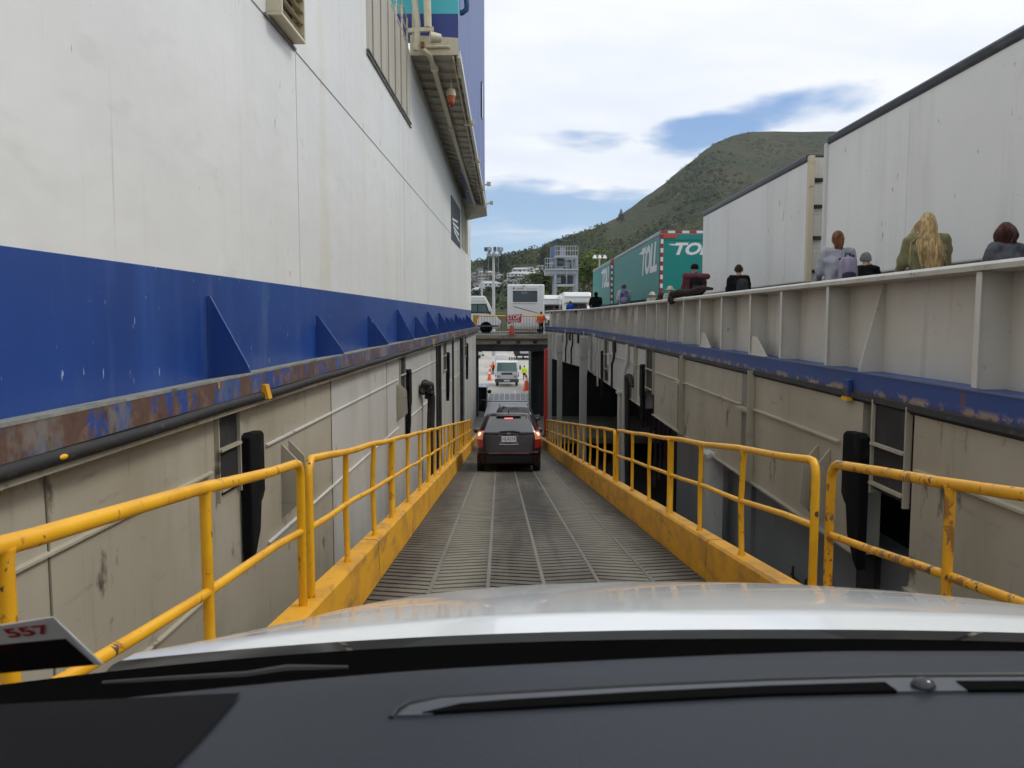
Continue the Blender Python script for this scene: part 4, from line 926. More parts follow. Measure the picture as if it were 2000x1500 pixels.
# ================================================================ upper deck barrier
fy = 56.3
fc = thing('barrier_fence', (0, fy, -1.2), 'yellow-topped barred barrier across the end of the upper deck', 'barrier')
zt_ = atY(1000, 617, fy).z; zbm = -1.2
MB().cyl((-2.65, fy, zt_), (2.2, fy, zt_), .045).build('top_rail', m_yel, fc, smooth=True)
MB().cyl((-2.6, fy, zbm+.12), (2.2, fy, zbm+.12), .02).build('bottom_rail', m_steeldk, fc)
for i in range(24): MB().cyl((-2.55+i*.2, fy, zbm+.12), (-2.55+i*.2, fy, zt_), .012, n=6).build('bar', m_steeldk, fc)
MB().prism([(-2.72, fy-.05, -1.1), (-2.5, fy-.05, -1.1), (-2.45, fy-.05, zt_-.3), (-2.3, fy-.05, zt_+.06), (-2.75, fy-.05, zt_+.06)], (0, .1, 0)).build('end_post', m_yel, fc)
sg = thing('stop_sign', (.03, fy-.3, -1.2), 'red STOP sign with white lettering on the barrier', 'sign')
s0 = atY(988, 615, fy-.3); s1 = atY(1018, 630, fy-.3)
MB().prism([(s0.x, fy-.3, s1.z+.05), (s1.x-.02, fy-.3, s1.z), (s1.x+.04, fy-.3, s0.z+.06), (s0.x, fy-.3, s0.z)], (0, .03, 0)).build('board', m_sign, sg)
cxs, czs = (s0.x+s1.x)/2, (s0.z+s1.z)/2
text('lettering', 'STOP', .42, frame((cxs, fy-.304, czs+.11), (1, 0, .04), (-.04, 0, 1)), m_let, sg, ext=.002, sx=.95, bold=.008)
for k2, zz in enumerate((-.10, -.19)): MB().box(s0.x+.1, fy-.306, czs+zz-.02, s1.x-.1-.1*k2, fy-.3005, czs+zz+.015).build('small_print_line', m_let, sg)
MB().box(cxs-.02, fy-.27, -1.2, cxs+.02, fy-.235, s1.z).build('stem', m_steeldk, sg)
def cone(x, y, z, h, label, s=1):
    o = thing('traffic_cone', (x, y, z), label, 'cone', 'traffic cones'); r = h*.2
    MB().box(x-r*1.3, y-r*1.3, z, x+r*1.3, y+r*1.3, z+h*.05).build('base', m_orange, o)
    MB().lathe([(h*.05, r), (h, r*.22)], (x, y, z), 'z', 14).build('cone_body', m_orange, o, smooth=40)
    MB().lathe([(h*.62, r*.60), (h*.82, r*.43)], (x, y, z), 'z', 14).build('reflective_band', m_let, o, smooth=40)
    return o
cone(atY(999, 640, fy-.6).x, fy-.6+.9, -1.2, 1.0, 'orange cone with white band below the stop sign')
q = lambda px, py: atZ(px, py, -1)
def onquay(px, py):
    d = ray(px, py); lo_, hi_ = 60, 400
    for _ in range(50):
        mid = (lo_+hi_)/2
        if d.z/d.y*mid > qz(mid): lo_ = mid
        else: hi_ = mid
    return Vector((d.x/d.y*mid, mid, qz(mid)))
for (px, py, h, lb) in ((957, 731, 1.25, 'orange cone behind another cone on the quay, left of the white truck'), (956, 743, 1.25, 'red-orange cone nearest the ship on the quay, left of the white truck'), (1028, 763, 1.5, 'tall orange bollard cone at the right edge of the quay opening')):
    c = onquay(px, py); cone(c.x, c.y, c.z, h, lb)

# ================================================================ quay vehicles
LOCAL[0] = True
def cabtruck(loc, label, cargo, s=1.0):
    o = thing('truck', loc, label, 'truck', 'trucks on the quay')
    m = MB(); m.prism([(-1.0*s, 0, .75), (-1.0*s, -.06, 1.5), (-1.0*s, .25, 2.45), (-1.0*s, .45, 2.6), (-1.0*s, 1.7, 2.6), (-1.0*s, 1.7, .6), (-1.0*s, .1, .6)], (2.0*s, 0, 0)); m.build('cab', m_vwhite, o, bevel=.06)
    MB().prism([(-.92*s, -.065, 1.55), (.92*s, -.065, 1.55), (.84*s, .225, 2.42), (-.84*s, .225, 2.42)], (0, -.015, 0)).build('windscreen', m_glassg, o)
    MB().box(-1.08*s, -.2, .42, 1.08*s, .1, .78).build('bumper', m_steeldk, o, bevel=.03)
    MB().box(-.5*s, -.09, 1.2, .5*s, -.03, 1.42).build('grille', m_steeldk, o)
    MB().box(-.3, -.21, .55, .3, -.19, .7).build('number_plate', m_plate, o)
    for q_ in (-1, 1):
        MB().box(q_*.75*s-.16, -.1, .95, q_*.75*s+.16, 0, 1.15).build('headlamp', m_alloy, o, bevel=.02)
        MB().box(q_*1.2*s-.08, .1, 1.7, q_*1.2*s+.08, .2, 2.15).build('door_mirror', m_black, o)
        for y in (.9, 4.6): wheel(o, q_*.88*s, y, .42, .25, q_)
    MB().box(-1.1*s, 1.8, .85, 1.1*s, 6.5, 1.05).build('chassis', m_black, o)
    if cargo == 'box': box_body('cargo_box', -1.2*s, 1.8, 1.05, 1.2*s, 6.5, 3.15, m_vwhite, o, .03)
    else:
        box_body('load_crate', -1.1*s, 1.85, 1.05, .1*s, 4, 3.1, m_vwhite, o, .02)
        for q_ in range(4): MB().box((.2+.22*q_)*s, 1.9, 1.05, (.27+.22*q_)*s, 1.98, 2.9).build('headboard_post', m_steeldk, o)
    return o
c = onquay(990, 755); cabtruck(c, 'white flat-front truck with green-tinted windscreen facing the ship on the quay', 'crate', 1.12)
c = onquay(938, 700); o = cabtruck(c, 'white truck far behind on the quay, at the left edge of the opening', 'box', 1.15); o.rotation_euler = (0, 0, R(62))
c = onquay(1026, 703); ct = thing('container_trailer', c, 'grey container trailer on the quay behind the white truck, cut by the beam', 'trailer')
MB().box(-1.0, 0, 1.2, 2.0, 9, 4.2).build('container', mat('container_grey', (.50,.50,.50), .5, layers=[((.4,.4,.4),(1,1,.2),.5,.7,.6)]), ct, bevel=.02)
MB().box(-2.2, .5, 1.1, -1.05, 6, 4).build('dark_container', mat('container_brown', (.06,.035,.03), .6), ct, bevel=.02)
MB().box(-2.0, .3, .7, 2.0, 9, 1.2).build('chassis', m_black, ct)
for x in (-1.6, -.4, 1.0):
    wheel(ct, x, 1.2, .5, .28, -1)
dk = thing('car', (-2.35, 63.2, -7.75), 'dark car with black door mirror half hidden behind the left wall edge', 'car')
m = MB(); m.prism([(-1.6, -.5, .3), (-1.6, -.5, 1.3), (-1.6, .3, 2.2), (-1.6, 3.5, 2.2), (-1.6, 4.4, 1.2), (-1.6, 4.4, .3)], (1.95, 0, 0)); m.build('body', m_carblk, dk, bevel=.12)
MB().ell((.52, .9, 1.75), (.16, .09, .16)).build('door_mirror', m_black, dk, smooth=True)
for y in (.5, 3.4): wheel(dk, .22, y, .36, .2, 1)
MB().box(.352, .5, 1.35, .36, 3, 2.0).build('side_window', m_glass, dk)
LOCAL[0] = False
import numpy as np
# ================================================================ PEOPLE
def remesh(mb, name, m_, parent, vox, it=6):
    me = mb.mesh(name); o = bpy.data.objects.new(name, me); COL.objects.link(o)
    r = o.modifiers.new('r', 'REMESH'); r.mode = 'VOXEL'; r.voxel_size = vox
    s = o.modifiers.new('s', 'SMOOTH'); s.factor = .5; s.iterations = it
    dg = bpy.context.evaluated_depsgraph_get(); me2 = bpy.data.meshes.new_from_object(o.evaluated_get(dg))
    bpy.data.objects.remove(o); bpy.data.meshes.remove(me)
    if name in ('top', 'trousers'):
        n_ = len(me2.vertices); co = np.empty(n_*3, np.float32); no = np.empty(n_*3, np.float32)
        me2.vertices.foreach_get('co', co); me2.vertex_normals.foreach_get('vector', no); co = co.reshape(-1, 3); no = no.reshape(-1, 3)
        X_, Y_, Z_ = co.T; ph = 3*np.sin(7*X_+2)+2*np.sin(5*Y_+4*Z_)
        d_ = .006*np.sin(26*Z_+9*X_+ph)+.005*np.sin(17*X_-11*Z_+1.7*ph)+.003*np.sin(41*Z_-23*X_+2*ph)
        me2.vertices.foreach_set('co', (co+no*d_[:, None]).ravel())
    me2.name = name; me2.materials.clear(); me2.materials.append(m_); me2.shade_smooth()
    q = bpy.data.objects.new(name, me2); COL.objects.link(q); q.parent = parent
    return q
def cloth(name, c, c2=None):
    c2 = c2 or tuple(x*.6 for x in c)
    return mat('cloth_'+name, c, .9, layers=[(c2, (9, 9, 5), .42, .66, .8)], bump=((22, 22, 9), .6, .02), spec=.15)
def hairm(name, c, c2): return mat('hair_'+name, c, .5, layers=[(c2, (40, 40, 6), .42, .6, .9)], island=.35)
def person(label, x, y, z, h, rot, top, legs, hair=None, style='short', skin=None, pose='rail', lean=0.0, vox=.02, group=None, sleeves=True, wide=1.0):
    skin = skin or m_skin; k = h/1.75
    o = thing('person', (x, y, z), label, 'person', group); o.rotation_euler = (0, 0, rot); o.scale = (k, k, k)
    def P(px, py, pz):     # lean the upper body forward above the hips
        if pz > .95 and lean: 
            a = lean; dz_ = pz-.95; return Vector((px, py+math.sin(a)*dz_, .95+math.cos(a)*dz_))
        return Vector((px, py, pz))
    hc = P(0, .03, 1.635)
    arms = {}
    for s in (-1, 1):
        sh = P(s*.185*wide, -.005, 1.43)
        if pose == 'rail': el = P(s*.235*wide, .06, 1.15); wr = Vector((s*.20, .33, 1.02))
        elif pose == 'face' and s == 1: el = P(s*.26, .16, 1.22); wr = P(.07, .17, 1.50)
        else: el = P(s*.25*wide, -.02, 1.14); wr = P(s*.26*wide, .06, .90)
        arms[s] = (sh, el, wr)
    def torso(m, g):
        m.cap(P(0, 0, .93), P(0, 0, 1.08), (.165*wide+g, .12+g), (.15*wide+g, .112+g), 16)
        m.cap(P(0, 0, 1.08), P(0, -.01, 1.30), (.15*wide+g, .112+g), (.185*wide+g, .125+g), 16)
        m.cap(P(0, -.01, 1.30), P(0, -.015, 1.415), (.185*wide+g, .125+g), (.135*wide+g, .085+g), 16)
        for s in (-1, 1): m.cap(P(s*.05, -.015, 1.455), P(s*.165*wide, -.01, 1.43), .05+g, .062+g)
    def arm(m, g, lower=True):
        for s in (-1, 1):
            sh, el, wr = arms[s]; m.cap(sh, el, .056+g, .044+g)
            if lower: m.cap(el, wr, .044+g, .031+g)
    def legf(m, g, foot=True):
        for s in (-1, 1):
            m.cap((s*.085, 0, .92), (s*.10, .015, .50), (.088+g, .09+g), .056+g); m.cap((s*.10, .015, .50), (s*.10, -.01, .09), .055+g, .038+g)
            if foot: m.cap((s*.10, -.04, .04), (s*.115, .15, .035), .04, .036)
    m = MB(); torso(m, 0); arm(m, 0); legf(m, 0)
    m.cap(P(0, -.015, 1.44), P(0, .005, 1.55), .058, .054); m.ell(hc, (.073, .092, .112), 16, 12); m.ell(hc+Vector((0, .03, -.05)), (.058, .07, .07))
    m.cap(hc+Vector((0, .09, .0)), hc+Vector((0, .112, -.025)), .012, .016)
    for s in (-1, 1):
        m.ell(hc+Vector((s*.076, -.005, -.012)), (.012, .022, .033), 8, 6)
        sh, el, wr = arms[s]; d = (wr-el).normalized(); ac = Vector((1, 0, 0)) if pose != 'face' else Vector((0, 1, 0)); pm = wr+d*.055
        m.cap(wr, pm, (.03, .02), (.04, .018))
        for f_ in range(4):
            b0_ = pm+ac*(-.033+.022*f_)+d*.02; ln_ = (.055, .065, .06, .045)[f_]
            m.cap(b0_, b0_+d*ln_*.6+Vector((0, 0, -.008)), .0105, .010); m.cap(b0_+d*ln_*.6+Vector((0, 0, -.008)), b0_+d*ln_+Vector((0, 0, -.03)), .010, .009)
        m.cap(wr+d*.02-ac*s*.03, wr+d*.06-ac*s*.062, .013, .011)
    body = remesh(m, 'body', skin, o, vox*.62 if vox < .03 else vox)
    LOCAL[0] = True
    for s in (-1, 1): MB().ell(hc+Vector((s*.03, .082, .012)), (.011, .008, .008), 8, 6).build('eye', m_black, o)
    MB().ell(hc+Vector((0, .088, -.062)), (.022, .012, .006), 8, 6).build('mouth', mat('lips', (.35, .12, .10), .5), o)
    LOCAL[0] = False
    m = MB(); torso(m, .022); arm(m, .018, sleeves)
    jk = remesh(m, 'top', top, o, vox, 4)
    m = MB(); m.cap((0, 0, .90), (0, 0, .99), (.172, .125), (.170, .122), 16); legf(m, .014, False); remesh(m, 'trousers', legs, o, vox, 4)
    LOCAL[0] = True
    m = MB()
    for s in (-1, 1): m.cap((s*.10, -.05, .045), (s*.118, .17, .04), .05, .045)
    m.build('shoes', m_black, o, smooth=True)
    rnd = random.Random(int(x*100)+int(y*10))
    if hair is not None:
        hm = MB(); hs = MB()
        def skull(g): hm.ell(hc+Vector((0, -.018, .018)), (.080+g, .092+g, .105+g), 16, 12)
        def strand(p0, pts, r=.004):
            hs.tube([p0]+pts, [r]+[r]*(len(pts)-1)+[r*.4], 4, False)
        if style == 'short':
            skull(.004)
            for _ in range(220):
                a = rnd.uniform(-math.pi*.05, math.pi*1.05)+math.pi; e = rnd.uniform(-.25, 1.4)
                n_ = Vector((math.cos(a)*math.cos(e), math.sin(a)*math.cos(e), math.sin(e)))
                p = hc+Vector((0, -.018, .018))+Vector((n_.x*.082, n_.y*.094, n_.z*.107)); strand(p, [p+n_*.012+Vector((0, -.01, -.02)), p+n_*.010+Vector((rnd.uniform(-.02, .02), -.008, -.045))], .005)
        elif style == 'bob':
            skull(.010)
            for _ in range(420):
                a = rnd.uniform(-.35, math.pi+.35)+math.pi; e = rnd.uniform(-.1, 1.4)
                n_ = Vector((math.cos(a)*math.cos(e), math.sin(a)*math.cos(e), math.sin(e))); p = hc+Vector((n_.x*.088, -.018+n_.y*.098, .018+n_.z*.112))
                rim = hc+Vector((math.cos(a)*(.105+rnd.uniform(-.02, .025)), -.02+math.sin(a)*(.11+rnd.uniform(-.02, .02)), -.10+rnd.uniform(-.05, .04)))
                mid_ = (p+rim)/2+Vector((math.cos(a), math.sin(a), 0))*.035+Vector((rnd.uniform(-.012, .012), 0, 0)); strand(p, [p.lerp(mid_, .5)+n_*.01, mid_, rim+Vector((0, .01, 0))], .0055)
        elif style == 'bun':
            skull(.006)
            for _ in range(260):
                a = rnd.uniform(0, math.pi)+math.pi; e = rnd.uniform(-.3, 1.4)
                n_ = Vector((math.cos(a)*math.cos(e), math.sin(a)*math.cos(e), math.sin(e))); p = hc+Vector((n_.x*.086, -.018+n_.y*.098, .018+n_.z*.11))
                tg = hc+Vector((rnd.uniform(-.02, .02), -.125, .01)); strand(p, [p.lerp(tg, .5)+Vector((0, -.028, .0)), tg], .005)
            for _ in range(170):
                p = hc+Vector((rnd.uniform(-.04, .04), -.11, rnd.uniform(-.04, .04))); xo = rnd.uniform(-.055, .055)
                strand(p, [p+Vector((xo*.5, -.035, -.02)), hc+Vector((xo, -.125+rnd.uniform(-.02, .01), -.10)), hc+Vector((xo*.6, -.10, -.20+rnd.uniform(-.04, .04)))], .007)
        elif style == 'long':
            skull(.008)
            for _ in range(620):
                a = rnd.uniform(-.15, math.pi+.15)+math.pi; e = rnd.uniform(-.05, 1.45)
                n_ = Vector((math.cos(a)*math.cos(e), math.sin(a)*math.cos(e), math.sin(e))); p = hc+Vector((n_.x*.086, -.018+n_.y*.098, .018+n_.z*.112))
                q1 = hc+Vector((n_.x*.105-.015, -.075+min(0, n_.y)*.07, -.10)); wv = rnd.gauss(0, .035)
                q2 = hc+Vector((n_.x*.075-.045+wv, -.175+rnd.uniform(-.02, .02), -.24)); q3 = hc+Vector((-.03+n_.x*.05+wv*1.3, -.20+rnd.uniform(-.02, .01), -.36)); q4 = hc+Vector((.01+wv*1.6+n_.x*.03, -.205, -.50+rnd.uniform(-.07, .1)))
                strand(p, [p.lerp(q1, .5)+n_*.012, q1, q2, q3, q4], .0048)
            for _ in range(60):
                p = hc+Vector((-.07, -.02, rnd.uniform(-.02, .06))); f_ = rnd.uniform(.5, 1)
                strand(p, [p+Vector((-.08*f_, -.02, -.06)), p+Vector((-.13*f_, -.02, -.15)), p+Vector((-.14*f_+rnd.uniform(-.02, .02), -.03, -.24)), p+Vector((-.08*f_, -.05, -.34))], .0035)
        elif style == 'beanie':
            hm.ell(hc+Vector((0, -.01, .03)), (.094, .108, .118), 16, 12)
        elif style == 'hood':
            hm.ell(hc+Vector((0, -.03, .01)), (.105, .12, .135), 16, 12); hm.ell(hc+Vector((0, -.06, -.14)), (.13, .09, .08), 16, 8)
        if style in ('beanie', 'hood'): hm.build('hood' if style == 'hood' else 'knit_hat', hair, o, smooth=True)
        else:
            hb = hm.build('hair', hair, o, smooth=True); hs.build('strands', hair, hb, smooth=60)
    if style == 'sunhat' or style == 'sunhat_d':
        hm = MB(); hm.lathe([(.10, .20), (.09, .21), (.115, .11), (.19, .095), (.225, .05), (.228, .005)], hc-Vector((0, .01, .08)), 'z', 24); hm.build('sun_hat', mat('straw_cream', (.60,.52,.40), .9), o, smooth=50)
    if style == 'cap':
        hm = MB(); hm.lathe([(-.015, .09), (.03, .098), (.08, .085), (.115, .045), (.12, .004)], hc+Vector((0, -.012, .015)), 'z', 20); cpo = hm.build('cap', cloth('cap_navy', (.012, .014, .022)), o, smooth=50)
        hm = MB(); hm.prism([hc+Vector(v) for v in ((-.07, .07, .01), (.07, .07, .01), (.055, .16, -.005), (-.055, .16, -.005))], (0, 0, .01)); hm.build('visor', cloth('cap_navy', (0,0,0)), cpo)
        hm = MB(); hm.lathe([(-.03, .086), (.0, .092)], hc+Vector((0, -.012, -.01)), 'z', 20); hm.build('hair', hairm('grey', (.30,.29,.28), (.18,.18,.17)), o, smooth=True)
    LOCAL[0] = False
    return o
def backpack(owner, label, m1, m2, sc_=1.0, roll=None, low=0.0):
    loc = owner.location; r = owner.rotation_euler.z; k = owner.scale.x
    o = thing('backpack', loc+Matrix.Rotation(r, 3, 'Z') @ Vector((0, -.16*k, (1.0-low)*k)), label, 'backpack', 'backpacks worn by passengers'); o.rotation_euler = (0, 0, r); o.scale = (k*sc_,)*3
    LOCAL[0] = True
    m = MB(); m.cap((0, -.10, .05), (0, -.09, .36), (.155, .10), (.13, .085), 18); m.build('pack', m1, o, smooth=True)
    m = MB(); m.cap((0, -.185, .06), (0, -.18, .17), (.11, .045), (.10, .04), 16); m.build('pocket', m2, o, smooth=True)
    for s in (-1, 1):
        m = MB(); m.tube([(s*.09, .02, .40), (s*.11, .10, .47), (s*.13, .24, .46), (s*.14, .30, .34)], .022, 8); m.build('strap', m2, o, smooth=True)
    m = MB(); m.tube([(-.04, -.05, .44), (-.03, -.06, .49), (.03, -.06, .49), (.04, -.05, .44)], .012, 6); m.build('handle', m2, o, smooth=True)
    if roll is not None:
        m = MB(); m.cap((-.24, -.10, .42), (.24, -.10, .40), (.07, .075), (.065, .07), 14); m.build('rolled_jacket', roll, o, smooth=True)
    LOCAL[0] = False
    return o
ZD = -.50
jeans = cloth('jeans', (.05, .07, .13)); dark = cloth('dark', (.015, .015, .018)); khaki = cloth('khaki', (.22, .19, .12))
P_ = lambda px, X: (X, X*FPX/(px-1000))
def topz(px, py, X): return atX(px, py, X).z
def put(px, py, X): 
    a = atX(px, py, X); return a.x, a.y, a.z-ZD
def folk(label, px, py, X, rot, *a, **kw):
    x, y, h = put(px, py, X); return person(label, x, y, ZD, min(h, 1.93)/1.0, R(rot), *a, group='passengers on the upper deck', **kw)
c_blonde = hairm('blonde', (.60, .44, .21), (.30, .19, .08)); c_ging = hairm('auburn', (.20, .075, .022), (.10, .035, .012)); c_red = hairm('red', (.10, .022, .014), (.028, .010, .008)); c_brown = hairm('brown', (.07, .038, .02), (.035, .02, .012)); c_grey = hairm('silver', (.34, .33, .31), (.22, .21, .20))
m_fair = mat('skin_fair', (.60, .36, .27), .6)
p1 = folk('person with auburn hair clipped up, in a light grey top', 1637, 452, 4.95, -10, cloth('lightgrey', (.38, .39, .44)), jeans, c_ging, 'bun', vox=.016, wide=1.02)
backpack(p1, 'lavender grey backpack worn by the auburn-haired person', cloth('lavender', (.33, .29, .37), (.2, .18, .26)), cloth('lav_dark', (.05, .05, .08)), .95).location += Vector((.10, -.02, -.06))
p2 = folk('stooping grey-haired person in black, hand to face', 1688, 490, 5.45, -35, cloth('black', (.010, .010, .012)), dark, c_grey, 'short', pose='face', vox=.016, lean=.22, skin=m_fair)
p3 = folk('person with long blonde hair blowing, in an olive jacket', 1813, 417, 4.95, -4, cloth('olive', (.24, .225, .12), (.17, .16, .085)), jeans, c_blonde, 'long', vox=.016, wide=1.12)
p4 = folk('person with dark red bobbed hair in a grey top, at the right edge', 1966, 436, 5.35, 8, cloth('greytop', (.12, .125, .14)), dark, c_red, 'bob', vox=.016)
bp4 = backpack(p4, 'dark navy pack on the red-haired person, mostly below the rail', cloth('navy', (.02, .025, .05)), dark, .8, low=.12)
LOCAL[0] = False
p5 = folk('person in a dark cap and maroon top near the teal trailer', 1357, 516, 4.95, -4, cloth('maroon', (.17, .055, .07)), khaki, None, 'cap', vox=.02, wide=1.12, skin=m_fair)
backpack(p5, 'black backpack with a rolled maroon jacket, worn by the person in the cap', dark, cloth('charcoal', (.05, .05, .055)), 1.1, roll=cloth('maroon', (0,0,0)))
p6 = folk('brown-haired person in a black shirt leaning on the rail', 1443, 517, 4.95, -18, cloth('black', (0,0,0)), dark, c_brown, 'short', vox=.02, wide=1.02)
backpack(p6, 'charcoal backpack worn by the brown-haired person in black', cloth('charcoal', (0,0,0)), dark, .95).location += Vector((.10, 0, 0))
p7 = folk('person in a white and purple vest beside the teal trailer', 1219, 553, 4.85, -6, cloth('whitetop', (.55, .55, .58)), jeans, hairm('greybrown', (.16, .13, .11), (.1, .08, .07)), 'short', vox=.03, wide=1.1)
backpack(p7, 'purple blue backpack worn by the person in the white top', cloth('purple', (.06, .05, .22), (.3, .3, .4)), cloth('lightbag', (.3, .3, .36)), 1.15)
folk('person in a wide cream sun hat with head just above the rail', 1309, 560, 4.8, 0, cloth('cream', (.5, .45, .38)), khaki, None, 'sunhat', vox=.03)
folk('short person in a small cream hat behind the rail, left of the curly brown head', 1274, 571, 4.8, 0, cloth('cream', (0,0,0)), khaki, None, 'sunhat_d', vox=.03)
folk('curly brown-haired head just above the rail beside the sun hat', 1291, 571, 4.75, 0, cloth('brown', (.1, .06, .04)), dark, c_brown, 'bob', vox=.03)
folk('person in a black hood and jacket at the rail by the farther teal trailer', 1164, 571, 4.7, 10, cloth('black', (0,0,0)), dark, cloth('black', (0,0,0)), 'hood', vox=.03, wide=1.35)
folk('person in a bright blue jacket at the far rail', 1114, 588, 3.86, 0, cloth('royal', (.01, .09, .5)), dark, c_brown, 'short', vox=.03, wide=1.2)
folk('dark-haired head just above the rail, right of the blue jacket', 1131, 594, 4.06, 0, cloth('plum', (.08, .02, .03)), dark, c_brown, 'short', vox=.03, wide=1.2)
folk('small brown-haired head above the far rail, left of the blue jacket', 1096, 599, 3.35, 0, cloth('brown', (0,0,0)), dark, c_brown, 'short', vox=.03)
folk('grey-brown head at the far end of the rail next to the orange jacket', 1082, 598, 2.99, 0, cloth('charcoal', (0,0,0)), dark, c_brown, 'short', vox=.03, wide=1.1)
xx_, yy_ = atY(1057, 620, 57.4).x, 57.4
person('worker in an orange jacket standing by the barrier with back turned', xx_, yy_, -1.2, 1.62, 0, m_hivis, dark, c_brown, 'short', vox=.03, pose='down', wide=1.25)
c = onquay(1024, 742); person('worker in a yellow hi-vis jacket and shorts walking on the quay', c.x, c.y, c.z, 1.72, 0, m_hivisy, dark, c_brown, 'short', vox=.035, pose='down', wide=1.2)
c = onquay(963, 731); person('worker in an orange vest standing left of the white quay truck', c.x, c.y, c.z, 1.72, .5, m_hivis, dark, c_brown, 'short', vox=.035, pose='down', wide=1.1)
# dark strap bundle lying over the rail
bn = thing('coat_bundle', (4.2, 18.5, .49), 'black coat and strap bundle lying over the cap rail by the cap wearer', 'coat')
yb_ = 19.6
MB().tube([(XR-.05, yb_+1.0, .40), (XR-.02, yb_+.95, .56), (XR+.1, yb_+.5, .62), (XR+.15, yb_-.4, .60), (XR+.12, yb_-1.6, .66), (XR+.2, yb_-2.2, .62)], [.10, .12, .10, .08, .06, .03], 10).build('coat', cloth('brownblack', (.035, .025, .02)), bn, smooth=True)
MB().lathe([(-.05, .05), (-.06, .10), (.0, .13), (.06, .10), (.05, .05)], (XR-.06, yb_+.9, .46), 'x', 16).build('strap_coil', m_rubber, bn, smooth=True)

# ================================================================ HILLS, TREES, HOUSES, PORT
SIL = [(-3000, 470), (0, 505), (600, 520), (860, 519), (930, 514), (960, 509), (985, 501), (1012, 498), (1035, 489), (1058, 487), (1075, 478), (1100, 468), (1130, 459), (1165, 446), (1200, 430), (1225, 412), (1262, 385), (1290, 366), (1318, 342), (1345, 322), (1370, 300), (1395, 285), (1425, 273), (1455, 267), (1500, 266), (1550, 267), (1610, 266), (1700, 280), (1850, 300), (2100, 330), (2600, 400), (5000, 440)]
def sil(px):
    for a, b in zip(SIL, SIL[1:]):
        if a[0] <= px <= b[0]:
            t_ = (px-a[0])/(b[0]-a[0]); t_ = t_*t_*(3-2*t_)*.35+t_*.65; return a[1]+(b[1]-a[1])*t_
    return 480
R0 = 235
def Rr(px): return 1150+max(0, min(1, (px-1000)/500))*700
def terr(px, t_):
    r = R0+(Rr(px)-R0)*t_; e0 = (620-652)/FPX*235/R0; e1 = (620-sil(px))/FPX
    e = e0+(e1-e0)*(t_**.72); a = (px-1000)/FPX
    x_, y_ = a*r, r
    g_ = mnoise.fractal(Vector((x_*.004+3, y_*.0032, 1.3)), 1.0, 2.1, 5)
    gul = abs(mnoise.noise(Vector((x_*.006+y_*.0016, 5.5, .2))))
    zz = e*r+g_*22*min(1, t_*3)*(1-t_**6)*(.35+.65*min(1, max(0, (px-1020)/300)))-gul*26*(math.sin(math.pi*min(1, t_)))*min(1, max(.15, (px-1040)/250))
    return Vector((x_, y_, zz))
pxs = [-1500, -700, -200, 200, 500, 700]+[760+10*i for i in range(107)]+[1840+60*i for i in range(14)]+[2800, 3500]
m = MB(); NV = 60; NU = len(pxs)-1
def tv(u, v):
    i = int(round(u*NU)); p_ = terr(pxs[i], v)
    return p_
m.grid(tv, NU, NV)
m.grid(lambda u, v: (lambda p_: Vector((p_.x*(1+.3*v), p_.y*(1+.3*v), p_.z+(-10.5-p_.z)*v)))(terr(pxs[int(round(u*NU))], 1.0)), NU, 3)
m_hill = mat('hill_scrub', (.052, .056, .029), .95, layers=[((.034, .046, .021), (.012, .012, .02), .42, .60, .9), ((.070, .062, .034), (.006, .004, .01), .48, .64, .8), ((.048, .058, .032), (.05, .05, .06), .52, .66, .7), ((.048, .076, .022), (.012, .012, .02), .45, .62, .8, 5, (150, 20))], bump=((.08, .08, .1), 1.0, 8), spec=.1)
hill = structure(m.build('hillside', m_hill, smooth=80))
def place(px, py):
    lo_, hi_ = 0.0, 1.0
    for _ in range(40):
        md = (lo_+hi_)/2; p_ = terr(px, md)
        if 620-FPX*p_.z/p_.y > py: lo_ = md
        else: hi_ = md
    return terr(px, lo_)
# scrub and bush cover: clumps of leaf faces, one mass
rnd = random.Random(11)
def clump(mb, p_, s_, nf, flat=.8):
    for _ in range(nf):
        d = Vector((rnd.gauss(0, 1), rnd.gauss(0, 1), rnd.gauss(0, 1))).normalized()*(rnd.random()**.4)
        c_ = p_+Vector((d.x*s_, d.y*s_, (d.z*flat+.35)*s_)); a_ = Vector((rnd.gauss(0, 1), rnd.gauss(0, 1), rnd.gauss(0, .6))).normalized(); b_ = a_.orthogonal().normalized(); l_ = s_*rnd.uniform(.22, .45)
        i_ = len(mb.v); mb.v += [c_+a_*l_, c_+b_*l_*.8, c_-a_*l_*.7, c_-b_*l_*.7]; mb.f.append((i_, i_+1, i_+2, i_+3))
greens = [mat('bush_dark_green', (.032, .044, .024), .9, island=.4, spec=.1), mat('bush_olive', (.056, .068, .028), .9, island=.4, spec=.1), mat('bush_bright_green', (.085, .120, .032), .9, island=.4, spec=.1)]
cov_ = [MB(), MB(), MB()]
for _ in range(8200):
    px = rnd.uniform(915, 1640); t_ = rnd.uniform(.12, 1.0)**.8; p_ = terr(px, t_)
    py = 620-FPX*p_.z/p_.y
    nn = mnoise.noise(Vector((p_.x*.008, p_.y*.005, 2)))
    if px < 1075 and py > 518 and rnd.random() < .84: continue
    if nn < -.12 and px > 1180: continue
    if px > 1400 and rnd.random() < .45: continue
    kk = 0 if nn > .18 or (px < 1010 and rnd.random() < .6) else (2 if (py > 420 and px > 1120 and rnd.random() < .10) or rnd.random() < .03 else 1)
    clump(cov_[kk], p_, rnd.uniform(3.0, 6.2)*(1 if px < 1300 else .8), 12)
for mb, g_, nm in zip(cov_, greens, ('dark_scrub', 'olive_scrub', 'green_scrub')):
    o = stuff(mb.build(nm, g_)); tag(o, {'dark_scrub': 'dark bush growing over the hillside', 'olive_scrub': 'olive scrub covering the hillside', 'green_scrub': 'brighter green scrub on the lower slopes'}[nm], 'scrub')
